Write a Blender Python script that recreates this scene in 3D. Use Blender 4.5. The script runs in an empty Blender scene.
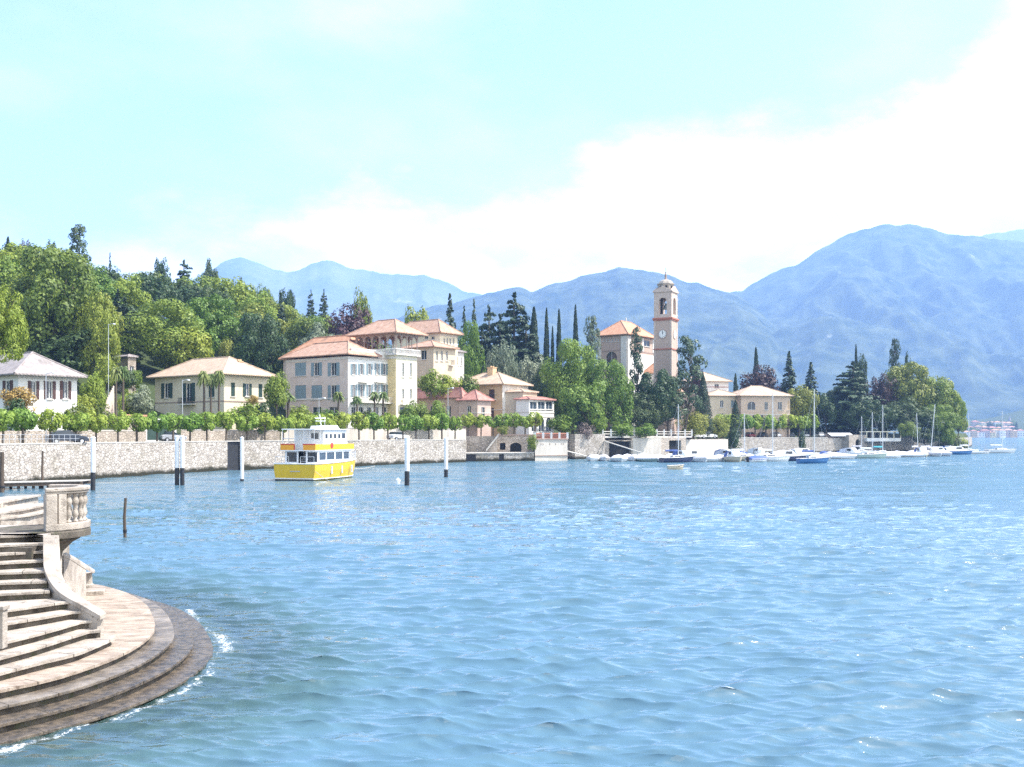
import bpy, math, random
import numpy as np
from mathutils import Vector, Matrix
R=math.radians
SC=bpy.context.scene; COL=SC.collection
# ---------------------------------------------------------------- camera, world, sun, exposure
F=1000.0; HZ=434.0; H=5.0
cam=bpy.data.objects.new('camera',bpy.data.cameras.new('camera')); COL.objects.link(cam)
cam.location=(0,0,H); cam.rotation_euler=(R(90),0,0)
cam.data.sensor_width=36; cam.data.lens=36*F/1024; cam.data.shift_y=50.5/1024
cam.data.clip_start=0.5; cam.data.clip_end=60000
SC.camera=cam
SUN_EL=R(56); SUN_AZ=R(88)      # azimuth measured from +Y towards +X
w=bpy.data.worlds.new('World'); SC.world=w; w.use_nodes=True
nt=w.node_tree; nt.nodes.clear(); N=nt.nodes.new; L=nt.links.new
out=N('ShaderNodeOutputWorld'); bg=N('ShaderNodeBackground'); bg.inputs[1].default_value=0.15
sky=N('ShaderNodeTexSky'); sky.sky_type='NISHITA'; sky.sun_disc=False; sky.sun_elevation=SUN_EL; sky.sun_rotation=SUN_AZ
sky.air_density=1.0; sky.dust_density=1.0; sky.ozone_density=1.0
tc=N('ShaderNodeTexCoord'); sx=N('ShaderNodeSeparateXYZ'); L(tc.outputs['Generated'],sx.inputs[0])
def M(op,a,b=None,c=None):
    n=N('ShaderNodeMath'); n.operation=op
    for i,v in enumerate((a,b,c)):
        if v is None: continue
        if isinstance(v,(int,float)): n.inputs[i].default_value=v
        else: L(v,n.inputs[i])
    return n.outputs[0]
az=M('ARCTAN2',sx.outputs[0],sx.outputs[1])
hor=M('SQRT',M('ADD',M('MULTIPLY',sx.outputs[0],sx.outputs[0]),M('MULTIPLY',sx.outputs[1],sx.outputs[1])))
el=M('ARCTAN2',sx.outputs[2],hor)
fc=N('ShaderNodeFloatCurve'); cv=fc.mapping.curves[0]
t=M('DIVIDE',M('ADD',az,0.6),1.2); L(t,fc.inputs['Value'])
pts=[(0.0,0.44),(0.108,0.44),(0.175,0.39),(0.28,0.42),(0.407,0.50),(0.49,0.545),(0.573,0.58),(0.70,0.60),(0.779,0.635),(0.84,0.71),(0.894,0.80),(1.0,0.90)]
while len(cv.points)>2: cv.points.remove(cv.points[1])
cv.points[0].location=pts[0]; cv.points[1].location=pts[-1]
for p in pts[1:-1]: cv.points.new(*p)
fc.mapping.update()
edge=M('MULTIPLY',fc.outputs[0],0.45)
mp=N('ShaderNodeMapping'); mp.inputs['Scale'].default_value=(1,1,2.2); L(tc.outputs['Generated'],mp.inputs[0])
nz=N('ShaderNodeTexNoise'); nz.inputs['Scale'].default_value=5.5; nz.inputs['Detail'].default_value=9; nz.inputs['Roughness'].default_value=.62; L(mp.outputs[0],nz.inputs[0])
d=M('SUBTRACT',M('ADD',edge,M('MULTIPLY',M('SUBTRACT',nz.outputs[0],.5),.20)),el)
mr=N('ShaderNodeMapRange'); mr.interpolation_type='SMOOTHSTEP'; mr.inputs[1].default_value=-.035; mr.inputs[2].default_value=.055; L(d,mr.inputs[0])
nz2=N('ShaderNodeTexNoise'); nz2.inputs['Scale'].default_value=3.2; nz2.inputs['Detail'].default_value=7; L(mp.outputs[0],nz2.inputs[0])
veil=N('ShaderNodeMapRange'); veil.inputs[1].default_value=.45; veil.inputs[2].default_value=.75; veil.inputs[3].default_value=.0; veil.inputs[4].default_value=.3; L(nz2.outputs[0],veil.inputs[0])
mask=M('MAXIMUM',mr.outputs[0],veil.outputs[0])
mask=M('MULTIPLY',mask,M('GREATER_THAN',sx.outputs[2],-.02))
mx=N('ShaderNodeMix'); mx.data_type='RGBA'; L(mask,mx.inputs[0]); L(sky.outputs[0],mx.inputs[6]); 
nz3=N('ShaderNodeTexNoise'); nz3.inputs['Scale'].default_value=9; nz3.inputs['Detail'].default_value=8; nz3.inputs['Roughness'].default_value=.6; L(mp.outputs[0],nz3.inputs[0])
cr_=N('ShaderNodeValToRGB'); cr_.color_ramp.elements[0].color=(.66,.74,.80,1); cr_.color_ramp.elements[1].color=(1,1,1,1); cr_.color_ramp.elements[0].position=.36; cr_.color_ramp.elements[1].position=.60; L(nz3.outputs[0],cr_.inputs[0])
vm_=N('ShaderNodeVectorMath'); vm_.operation='SCALE'; vm_.inputs['Scale'].default_value=7.0; L(cr_.outputs[0],vm_.inputs[0]); L(vm_.outputs[0],mx.inputs[7])
L(mx.outputs[2],bg.inputs[0]); L(bg.outputs[0],out.inputs[0])
sd=Vector((math.sin(SUN_AZ)*math.cos(SUN_EL),math.cos(SUN_AZ)*math.cos(SUN_EL),math.sin(SUN_EL)))
sl=bpy.data.lights.new('sun','SUN'); sl.energy=4.3; sl.angle=R(.5); sl.color=(1,.955,.89)
so=bpy.data.objects.new('sun',sl); COL.objects.link(so); so.location=(60,-20,90); so.rotation_euler=(-sd).to_track_quat('-Z','Y').to_euler()
SC.view_settings.view_transform='Standard'; SC.view_settings.look='None'; SC.view_settings.gamma=1; SC.view_settings.exposure=1.4
SC.cycles.use_denoising=False; SC.cycles.max_bounces=6; SC.cycles.volume_bounces=2; SC.cycles.transparent_max_bounces=12
SC.cycles.caustics_reflective=False; SC.cycles.caustics_refractive=False
SC.cycles.sample_clamp_indirect=6; SC.cycles.sample_clamp_direct=5
# ---------------------------------------------------------------- helpers
def W(px,py,D): return Vector(((px-512)/F*D, D, H+(HZ-py)/F*D))
def G(px,py,z=0.0):
    D=(H-z)*F/(py-HZ); return Vector(((px-512)/F*D, D, z))
class MB:
    def __init__(s): s.v=[]; s.f=[]; s.m=[]
    def add(s,vs,fs,mi=0):
        o=len(s.v); s.v+= [tuple(v) for v in vs]; s.f+=[tuple(i+o for i in f) for f in fs]; s.m+=[mi]*len(fs)
    def box(s,x0,x1,y0,y1,z0,z1,mi=0,M4=None):
        vs=[Vector(p) for p in ((x0,y0,z0),(x1,y0,z0),(x1,y1,z0),(x0,y1,z0),(x0,y0,z1),(x1,y0,z1),(x1,y1,z1),(x0,y1,z1))]
        if M4 is not None: vs=[M4@v for v in vs]
        s.add(vs,[(3,2,1,0),(4,5,6,7),(0,1,5,4),(1,2,6,5),(2,3,7,6),(3,0,4,7)],mi)
    def prism(s,poly,z0,z1,mi=0):
        n=len(poly); a=sum(poly[i][0]*poly[(i+1)%n][1]-poly[(i+1)%n][0]*poly[i][1] for i in range(n))
        if a<0: poly=poly[::-1]
        vs=[(p[0],p[1],z0) for p in poly]+[(p[0],p[1],z1) for p in poly]
        s.add(vs,[tuple(range(n-1,-1,-1)),tuple(range(n,2*n))]+[(i,(i+1)%n,n+(i+1)%n,n+i) for i in range(n)],mi)
    def tube(s,p0,p1,r0,r1=None,n=8,mi=0,cap=True):
        r1=r0 if r1 is None else r1; p0=Vector(p0);p1=Vector(p1); d=(p1-p0).normalized()
        a=d.cross(Vector((0,0,1)) if abs(d.z)<.9 else Vector((1,0,0))).normalized(); b=d.cross(a)
        vs=[]
        for p,r in((p0,r0),(p1,r1)):
            for i in range(n):
                t=2*math.pi*i/n; vs.append(p+a*(r*math.cos(t))+b*(r*math.sin(t)))
        fs=[(i,n+i,n+(i+1)%n,(i+1)%n) for i in range(n)]
        if cap: fs+=[tuple(range(n)),tuple(range(2*n-1,n-1,-1))]
        s.add(vs,fs,mi)
    def path(s,pts,r0,r1,n=7,mi=0):
        k=len(pts)-1
        for i in range(k): s.tube(pts[i],pts[i+1],r0+(r1-r0)*i/k,r0+(r1-r0)*(i+1)/k,n,mi)
    def lathe(s,prof,c=(0,0,0),n=16,mi=0):
        vs=[]
        for r,z in prof:
            for i in range(n):
                t=2*math.pi*i/n; vs.append((c[0]+r*math.cos(t),c[1]+r*math.sin(t),c[2]+z))
        fs=[]
        for k in range(len(prof)-1):
            for i in range(n): fs.append((k*n+i,k*n+(i+1)%n,(k+1)*n+(i+1)%n,(k+1)*n+i))
        fs.append(tuple(range(n-1,-1,-1))); fs.append(tuple((len(prof)-1)*n+i for i in range(n)))
        s.add(vs,fs,mi)
    def loft(s,secs,mi=0,close=False,caps=True):
        n=len(secs[0]); vs=[p for q in secs for p in q]; fs=[]
        m=n if close else n-1
        for k in range(len(secs)-1):
            for i in range(m): fs.append((k*n+i,(k+1)*n+i,(k+1)*n+(i+1)%n,k*n+(i+1)%n))
        if caps: fs.append(tuple(range(n))); fs.append(tuple((len(secs)-1)*n+i for i in range(n-1,-1,-1)))
        s.add(vs,fs,mi)
    def build(s,name,mats,parent=None,smooth=False,bevel=0):
        me=bpy.data.meshes.new(name); me.from_pydata(s.v,[],s.f)
        if not isinstance(mats,(list,tuple)): mats=[mats]
        for m in mats: me.materials.append(m)
        if len(mats)>1: me.polygons.foreach_set('material_index',s.m)
        if smooth: me.polygons.foreach_set('use_smooth',[True]*len(s.f))
        me.update()
        o=bpy.data.objects.new(name,me); COL.objects.link(o)
        if parent: o.parent=parent
        if bevel:
            b=o.modifiers.new('b','BEVEL'); b.width=bevel; b.segments=2; b.limit_method='ANGLE'
        return o
def world_child(o):
    p=o.parent; o.matrix_parent_inverse=(Matrix.Translation(p.location)@Matrix.Rotation(p.rotation_euler.z,4,'Z')).inverted(); return o
def npmesh(name,verts,faces,mat,parent=None,smooth=False):
    me=bpy.data.meshes.new(name); v=np.asarray(verts,dtype=np.float32); f=np.asarray(faces,dtype=np.int32)
    k=f.shape[1]; me.vertices.add(len(v)); me.vertices.foreach_set('co',v.ravel())
    me.loops.add(f.size); me.loops.foreach_set('vertex_index',f.ravel())
    me.polygons.add(len(f)); me.polygons.foreach_set('loop_start',np.arange(0,f.size,k,dtype=np.int32))
    me.materials.append(mat); me.update(calc_edges=True)
    me.polygons.foreach_set('use_smooth',np.full(len(f),smooth))
    o=bpy.data.objects.new(name,me); COL.objects.link(o)
    if parent: o.parent=parent
    return o
def tag(o,label,cat,group=None,kind=None):
    if label: o['label']=label
    if cat: o['category']=cat
    if group: o['group']=group
    if kind: o['kind']=kind
    return o
def E(name,label,cat,loc=(0,0,0),rz=0,group=None):
    o=bpy.data.objects.new(name,None); COL.objects.link(o); o.empty_display_size=.5
    o.location=loc; o.rotation_euler=(0,0,rz); return tag(o,label,cat,group)
def struct(o): o['kind']='structure'; return o
def dup(root,loc,rz=0,scale=(1,1,1),label=None,group=None,cat=None):
    def cp(o,par):
        c=o.copy(); COL.objects.link(c)
        if par: c.parent=par
        for ch in [x for x in KIDS.get(o,[])]: KIDS.setdefault(c,[]).append(cp(ch,c))
        return c
    def scan(o): KIDS[o]=list(o.children); [scan(x) for x in KIDS[o]]
    if root not in KIDS: scan(root)
    r=cp(root,None); r.location=loc; r.rotation_euler=(0,0,rz); r.scale=scale
    if label: r['label']=label
    if group: r['group']=group
    elif 'group' in r: del r['group']
    if cat: r['category']=cat
    return r
KIDS={}
# ---------------------------------------------------------------- materials
def mat(name,col,col2=None,scale=3,rough=.8,bump=0,bscale=20,detail=6,stretch=(1,1,1),spec=.3,metal=0,spot=None,ramp=(.35,.65),obj=True):
    m=bpy.data.materials.new(name); m.use_nodes=True; n=m.node_tree; b=n.nodes['Principled BSDF']
    b.inputs['Roughness'].default_value=rough; b.inputs['Metallic'].default_value=metal; b.inputs['Specular IOR Level'].default_value=spec
    b.inputs['Base Color'].default_value=(*col,1)
    if col2 or bump:
        t=n.nodes.new('ShaderNodeTexCoord'); mpp=n.nodes.new('ShaderNodeMapping'); mpp.inputs['Scale'].default_value=stretch
        n.links.new(t.outputs['Object'],mpp.inputs[0])
    if col2:
        z=n.nodes.new('ShaderNodeTexNoise'); z.inputs['Scale'].default_value=scale; z.inputs['Detail'].default_value=detail; z.inputs['Roughness'].default_value=.6
        n.links.new(mpp.outputs[0],z.inputs[0])
        r=n.nodes.new('ShaderNodeValToRGB'); r.color_ramp.elements[0].position=ramp[0]; r.color_ramp.elements[1].position=ramp[1]
        r.color_ramp.elements[0].color=(*col,1); r.color_ramp.elements[1].color=(*col2,1)
        n.links.new(z.outputs[0],r.inputs[0]); last=r.outputs[0]
        if spot:
            z2=n.nodes.new('ShaderNodeTexNoise'); z2.inputs['Scale'].default_value=spot[1]; z2.inputs['Detail'].default_value=8; z2.inputs['Roughness'].default_value=.7; n.links.new(mpp.outputs[0],z2.inputs[0])
            r2=n.nodes.new('ShaderNodeMapRange'); r2.inputs[1].default_value=spot[2]; r2.inputs[2].default_value=spot[2]+.12; n.links.new(z2.outputs[0],r2.inputs[0])
            x=n.nodes.new('ShaderNodeMix'); x.data_type='RGBA'; n.links.new(r2.outputs[0],x.inputs[0]); n.links.new(last,x.inputs[6]); x.inputs[7].default_value=(*spot[0],1); last=x.outputs[2]
        n.links.new(last,b.inputs['Base Color'])
    if bump:
        z=n.nodes.new('ShaderNodeTexNoise'); z.inputs['Scale'].default_value=bscale; z.inputs['Detail'].default_value=5; n.links.new(mpp.outputs[0],z.inputs[0])
        bp=n.nodes.new('ShaderNodeBump'); bp.inputs['Strength'].default_value=bump; bp.inputs['Distance'].default_value=.05; n.links.new(z.outputs[0],bp.inputs['Height']); n.links.new(bp.outputs[0],b.inputs['Normal'])
    return m
def leafmat(name,c1,c2,trans=.3,rough=.55):
    m=bpy.data.materials.new(name); m.use_nodes=True; n=m.node_tree; b=n.nodes['Principled BSDF']; o=n.nodes['Material Output']
    g=n.nodes.new('ShaderNodeNewGeometry'); oi=n.nodes.new('ShaderNodeObjectInfo')
    x=n.nodes.new('ShaderNodeMix'); x.data_type='RGBA'; n.links.new(g.outputs['Random Per Island'],x.inputs[0]); x.inputs[6].default_value=(*c1,1); x.inputs[7].default_value=(*c2,1)
    hs=n.nodes.new('ShaderNodeHueSaturation'); n.links.new(x.outputs[2],hs.inputs['Color'])
    a=n.nodes.new('ShaderNodeMapRange'); a.inputs[3].default_value=.47; a.inputs[4].default_value=.525; n.links.new(oi.outputs['Random'],a.inputs[0]); n.links.new(a.outputs[0],hs.inputs['Hue'])
    a=n.nodes.new('ShaderNodeMapRange'); a.inputs[3].default_value=1.2; a.inputs[4].default_value=.82; n.links.new(oi.outputs['Random'],a.inputs[0]); n.links.new(a.outputs[0],hs.inputs['Value'])
    n.links.new(hs.outputs[0],b.inputs['Base Color']); b.inputs['Roughness'].default_value=rough; b.inputs['Specular IOR Level'].default_value=.35
    tr=n.nodes.new('ShaderNodeBsdfTranslucent'); n.links.new(hs.outputs[0],tr.inputs[0])
    ms=n.nodes.new('ShaderNodeMixShader'); ms.inputs[0].default_value=trans; n.links.new(b.outputs[0],ms.inputs[1]); n.links.new(tr.outputs[0],ms.inputs[2]); n.links.new(ms.outputs[0],o.inputs[0])
    return m
def masonry(name,c1,c2,mortar,scale=2.2,stain=True,stretch=(1,1,1.5)):
    m=bpy.data.materials.new(name); m.use_nodes=True; n=m.node_tree; b=n.nodes['Principled BSDF']; b.inputs['Roughness'].default_value=.9; b.inputs['Specular IOR Level'].default_value=.15
    t=n.nodes.new('ShaderNodeTexCoord'); mpp=n.nodes.new('ShaderNodeMapping'); mpp.inputs['Scale'].default_value=stretch; n.links.new(t.outputs['Object'],mpp.inputs[0])
    v=n.nodes.new('ShaderNodeTexVoronoi'); v.inputs['Scale'].default_value=scale; n.links.new(mpp.outputs[0],v.inputs[0])
    v2=n.nodes.new('ShaderNodeTexVoronoi'); v2.feature='DISTANCE_TO_EDGE'; v2.inputs['Scale'].default_value=scale; n.links.new(mpp.outputs[0],v2.inputs[0])
    s=n.nodes.new('ShaderNodeSeparateColor'); n.links.new(v.outputs['Color'],s.inputs[0])
    x=n.nodes.new('ShaderNodeMix'); x.data_type='RGBA'; n.links.new(s.outputs[0],x.inputs[0]); x.inputs[6].default_value=(*c1,1); x.inputs[7].default_value=(*c2,1)
    r=n.nodes.new('ShaderNodeMapRange'); r.inputs[1].default_value=.02; r.inputs[2].default_value=.09; n.links.new(v2.outputs[0],r.inputs[0])
    y=n.nodes.new('ShaderNodeMix'); y.data_type='RGBA'; n.links.new(r.outputs[0],y.inputs[0]); y.inputs[6].default_value=(*mortar,1); n.links.new(x.outputs[2],y.inputs[7])
    z=n.nodes.new('ShaderNodeTexNoise'); z.inputs['Scale'].default_value=.5; z.inputs['Detail'].default_value=8; z.inputs['Roughness'].default_value=.7; n.links.new(t.outputs['Object'],z.inputs[0])
    r3=n.nodes.new('ShaderNodeMapRange'); r3.inputs[1].default_value=.47; r3.inputs[2].default_value=.7; r3.inputs[4].default_value=.65; n.links.new(z.outputs[0],r3.inputs[0])
    q=n.nodes.new('ShaderNodeMix'); q.data_type='RGBA'; n.links.new(r3.outputs[0],q.inputs[0]); n.links.new(y.outputs[2],q.inputs[6]); q.inputs[7].default_value=(.2,.17,.12,1); last=q.outputs[2]
    if stain:   # wet algae line just above the water
        gp=n.nodes.new('ShaderNodeNewGeometry'); sp=n.nodes.new('ShaderNodeSeparateXYZ'); n.links.new(gp.outputs['Position'],sp.inputs[0])
        zz=n.nodes.new('ShaderNodeMath'); zz.operation='MULTIPLY_ADD'; n.links.new(z.outputs[0],zz.inputs[0]); zz.inputs[1].default_value=-1.2; n.links.new(sp.outputs[2],zz.inputs[2])
        r4=n.nodes.new('ShaderNodeMapRange'); r4.inputs[1].default_value=-.25; r4.inputs[2].default_value=.12; r4.inputs[3].default_value=1; r4.inputs[4].default_value=0; n.links.new(zz.outputs[0],r4.inputs[0])
        k=n.nodes.new('ShaderNodeMix'); k.data_type='RGBA'; n.links.new(r4.outputs[0],k.inputs[0]); n.links.new(last,k.inputs[6]); k.inputs[7].default_value=(.035,.033,.02,1); last=k.outputs[2]
    n.links.new(last,b.inputs['Base Color'])
    bp=n.nodes.new('ShaderNodeBump'); bp.inputs['Strength'].default_value=.6; bp.inputs['Distance'].default_value=.06; n.links.new(r.outputs[0],bp.inputs['Height']); n.links.new(bp.outputs[0],b.inputs['Normal'])
    return m
def rooftile(name,c1,c2,c3):
    m=mat(name,c1,c2,scale=1.3,rough=.85,detail=8,spot=(c3,.6,.56)); n=m.node_tree; b=n.nodes['Principled BSDF']
    t=n.nodes.new('ShaderNodeTexCoord'); wv=n.nodes.new('ShaderNodeTexWave'); wv.inputs['Scale'].default_value=1.4; wv.bands_direction='DIAGONAL'; wv.inputs['Distortion'].default_value=.6; n.links.new(t.outputs['Object'],wv.inputs[0])
    bp=n.nodes.new('ShaderNodeBump'); bp.inputs['Strength'].default_value=.5; bp.inputs['Distance'].default_value=.06; n.links.new(wv.outputs[0],bp.inputs['Height']); n.links.new(bp.outputs[0],b.inputs['Normal'])
    return m
m_plaster_white=mat('plaster_white',(.80,.78,.74),(.70,.66,.60),scale=.6,detail=9,ramp=(.4,.75),bump=.1)
m_plaster_cream=mat('plaster_cream',(.70,.62,.47),(.60,.51,.37),scale=.5,detail=9,bump=.1,spot=((.42,.36,.27),.4,.62))
m_plaster_rose=mat('plaster_rose',(.66,.55,.48),(.58,.46,.39),scale=.5,detail=9,bump=.1,spot=((.5,.45,.4),.35,.62))
m_plaster_yellow=mat('plaster_yellow',(.74,.60,.33),(.66,.52,.27),scale=.5,detail=9,bump=.1)
m_plaster_pale=mat('plaster_pale_yellow',(.80,.74,.56),(.70,.63,.46),scale=.5,detail=9,bump=.1)
m_plaster_pink=mat('plaster_pink',(.55,.42,.36),(.47,.35,.30),scale=.5,detail=9,bump=.1,spot=((.62,.5,.44),.4,.6))
m_plaster_orange=mat('plaster_orange',(.66,.47,.28),(.58,.40,.24),scale=.5,detail=9,bump=.1)
m_plaster_beige=mat('plaster_beige',(.62,.53,.40),(.55,.46,.34),scale=.5,detail=9,bump=.1)
m_villa=mat('plaster_peach',(.62,.475,.365),(.54,.41,.31),scale=.5,detail=9,bump=.1)
m_brick=mat('church_brick',(.42,.30,.24),(.52,.40,.32),scale=2.5,detail=9,bump=.2,stretch=(1,1,3),spot=((.55,.48,.4),.7,.6))
m_qwhite=mat('stained_white_plaster',(.62,.57,.50),(.48,.43,.37),scale=.5,detail=10,stretch=(2.2,2.2,.5),bump=.2,spot=((.34,.28,.22),.8,.60))
m_trim=mat('stone_trim',(.68,.64,.58),(.56,.52,.46),scale=2)
m_dtrim=mat('dark_stone_trim',(.30,.22,.18),(.4,.3,.25),scale=2)
m_roof=rooftile('roof_tile',(.35,.205,.14),(.47,.31,.225),(.25,.17,.125))
m_roof_o=rooftile('roof_tile_orange',(.44,.22,.13),(.53,.30,.19),(.31,.18,.12))
m_roof_b=rooftile('roof_tile_buff',(.38,.28,.20),(.50,.38,.28),(.28,.21,.15))
m_roof_g=rooftile('roof_slate_grey',(.24,.21,.20),(.34,.30,.285),(.18,.16,.15))
m_roof_r=rooftile('roof_tile_dark_red',(.34,.15,.12),(.44,.23,.19),(.26,.13,.11))
m_glass=mat('window_glass',(.03,.04,.05),rough=.08,spec=.6)
m_glassb=mat('window_glass_sky',(.07,.10,.13),(.04,.06,.09),scale=1.2,rough=.1,spec=.6)
m_green=mat('shutter_green',(.03,.06,.05),(.045,.08,.065),scale=6)
m_brownsh=mat('shutter_brown',(.09,.05,.045),(.12,.07,.06),scale=6)
m_blue=mat('shutter_blue_grey',(.19,.26,.29),(.25,.32,.35),scale=6)
m_frame=mat('window_frame_white',(.7,.7,.68))
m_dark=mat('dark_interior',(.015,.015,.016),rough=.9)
m_stone=masonry('quay_stone',(.36,.32,.28),(.58,.53,.47),(.22,.19,.165),2.2)
m_stone2=masonry('garden_wall_stone',(.40,.34,.28),(.56,.49,.42),(.28,.24,.2),stain=False)
m_cop=mat('coping_stone',(.42,.39,.35),(.54,.51,.47),scale=1.5,bump=.3)
m_asph=mat('asphalt',(.09,.088,.085),(.12,.115,.11),scale=3,rough=.95)
m_soil=mat('hillside_ground',(.03,.045,.015),(.055,.075,.025),scale=.1,rough=1,detail=10)
m_lawn=mat('lawn',(.06,.10,.03),(.09,.13,.04),scale=.4,rough=1)
m_wood=mat('weathered_wood',(.07,.05,.035),(.12,.09,.065),scale=4,stretch=(4,4,.5),bump=.3)
m_black=mat('black_paint',(.012,.013,.016),(.03,.03,.032),scale=4,rough=.6)
m_white=mat('white_paint',(.80,.80,.80),(.70,.70,.70),scale=1.5,rough=.4,detail=8)
m_hull=mat('white_gelcoat',(.80,.80,.80),(.74,.75,.76),scale=.8,rough=.25,spec=.5)
m_yel=mat('boat_yellow',(.66,.44,.012),(.58,.38,.012),scale=1.2,rough=.35,spec=.5)
m_org=mat('boat_orange_band',(.78,.36,.02),(.7,.3,.02),scale=1,rough=.4)
m_red=mat('red_paint',(.55,.06,.04),(.48,.05,.04),scale=2,rough=.4)
m_tarpw=mat('tarp_white',(.74,.75,.78),(.62,.63,.68),scale=1.2,rough=.7,bump=.5,bscale=3)
m_tarpb=mat('tarp_blue',(.05,.09,.26),(.08,.13,.34),scale=1.2,rough=.7,bump=.5,bscale=3)
m_tarpg=mat('tarp_grey',(.42,.42,.46),(.52,.52,.56),scale=1.2,rough=.7,bump=.5,bscale=3)
m_tarpt=mat('tarp_turquoise',(.05,.36,.45),(.08,.42,.52),scale=1.2,rough=.7)
m_hblue=mat('hull_blue',(.03,.13,.33),(.04,.16,.38),scale=1,rough=.3,spec=.5)
m_hnavy=mat('hull_navy',(.02,.03,.08),(.03,.04,.1),scale=1,rough=.3,spec=.5)
m_hcream=mat('hull_cream',(.6,.52,.38),(.55,.47,.34),scale=1,rough=.4)
m_hgreen=mat('hull_pale_green',(.4,.5,.46),(.36,.46,.42),scale=1,rough=.4)
m_alu=mat('aluminium',(.6,.61,.62),rough=.35,metal=.6)
m_tyre=mat('tyre_rubber',(.02,.02,.02),rough=.9)
m_rope=mat('rope',(.5,.45,.36),rough=.9)
m_bark=mat('bark',(.09,.07,.05),(.14,.11,.08),scale=5,stretch=(3,3,.6),bump=.5)
m_barkp=mat('bark_pale',(.26,.22,.18),(.18,.15,.12),scale=5,stretch=(3,3,.6),bump=.5)
m_terr=mat('terracotta',(.42,.16,.11),(.5,.22,.15),scale=2)
# leaves
LF=dict(
 mid=leafmat('leaf_mid',(.085,.15,.017),(.25,.33,.045)),
 bright=leafmat('leaf_bright',(.12,.20,.018),(.26,.34,.045)),
 olive=leafmat('leaf_olive',(.085,.125,.016),(.24,.285,.045)),
 yellow=leafmat('leaf_yellow_green',(.17,.22,.035),(.28,.31,.06)),
 dark=leafmat('leaf_dark',(.030,.062,.018),(.075,.12,.035),.2),
 conifer=leafmat('needle_dark',(.022,.050,.024),(.048,.085,.038),.12),
 cedar=leafmat('needle_cedar',(.045,.080,.038),(.09,.13,.06),.15),
 cypress=leafmat('needle_cypress',(.014,.036,.016),(.030,.058,.024),.08),
 silver=leafmat('leaf_silver',(.14,.18,.11),(.24,.28,.18)),
 purple=leafmat('leaf_purple',(.040,.018,.022),(.075,.034,.038),.15),
 pollard=leafmat('leaf_pollard',(.15,.24,.025),(.29,.40,.06),.35),
 palm=leafmat('leaf_palm',(.09,.14,.03),(.17,.22,.06),.2),
 orange=leafmat('blossom_orange',(.34,.19,.05),(.55,.34,.13),.3),
 wisteria=leafmat('leaf_wisteria',(.2,.17,.14),(.34,.26,.24),.3))
exec_ok=True
# ---------------------------------------------------------------- noise
class VN:
    def __init__(s,seed,n=256): s.g=np.random.RandomState(seed).rand(n,n); s.n=n
    def __call__(s,x,y):
        xi=np.floor(x).astype(int); yi=np.floor(y).astype(int); fx=x-xi; fy=y-yi
        fx=fx*fx*(3-2*fx); fy=fy*fy*(3-2*fy); n=s.n; g=s.g
        a=g[xi%n,yi%n]; b=g[(xi+1)%n,yi%n]; c=g[xi%n,(yi+1)%n]; dd=g[(xi+1)%n,(yi+1)%n]
        return a*(1-fx)*(1-fy)+b*fx*(1-fy)+c*(1-fx)*fy+dd*fx*fy
def fbm(x,y,o=5,seed=0,ridged=False,gain=.5):
    r=0;a=1;t=0
    for k in range(o):
        v=VN(seed*17+k)(x*2**k+k*7.3,y*2**k+k*3.1)
        if ridged: v=1-np.abs(2*v-1)
        r=r+a*v;t+=a;a*=gain
    return r/t
def grid_faces(nr,nc):
    i=np.arange(nr-1)[:,None]*nc+np.arange(nc-1)[None,:]; i=i.ravel()
    return np.stack([i,i+1,i+nc+1,i+nc],1)
# ---------------------------------------------------------------- terrain
CP=[-600,-400,-100,0,100,160,232,360,430,466,467.5,534,567,605,660,740,800,860,900,950,966,972]
CD=[50,60,82,96,112,124,138,156,171,178,194,194.5,203,207,218,248,262,272,280,290,320,420]
def coast(p): return float(np.interp(p,CP,CD))
SP=[-600,-200,0,60,100,150,200,250,300,350,400,450,520,600,680,760,850,930,972]
SY=[200,225,240,244,262,270,271,283,302,330,345,350,352,365,392,405,410,415,425]   # tree-top line of the hill as seen from the quay
def ground(p,D):
    p=np.asarray(p,float); D=np.asarray(D,float)
    dc=np.interp(p,CP,CD); u=D-dc; yy=np.interp(p,SP,SY)
    hill=np.maximum(5+(434-yy)/1000*(dc+140)-12.5,4.2)
    t=np.clip((u-24)/118,0,1); t=t*t*(3-2*t)*.55+t*.45
    a=np.clip((u-11)/10,0,1)*1.3
    return 3.88+a+np.maximum(hill-5.2,-.9)*t
def gz(X,Y): return float(ground(512+1000*X/Y,Y))
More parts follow.
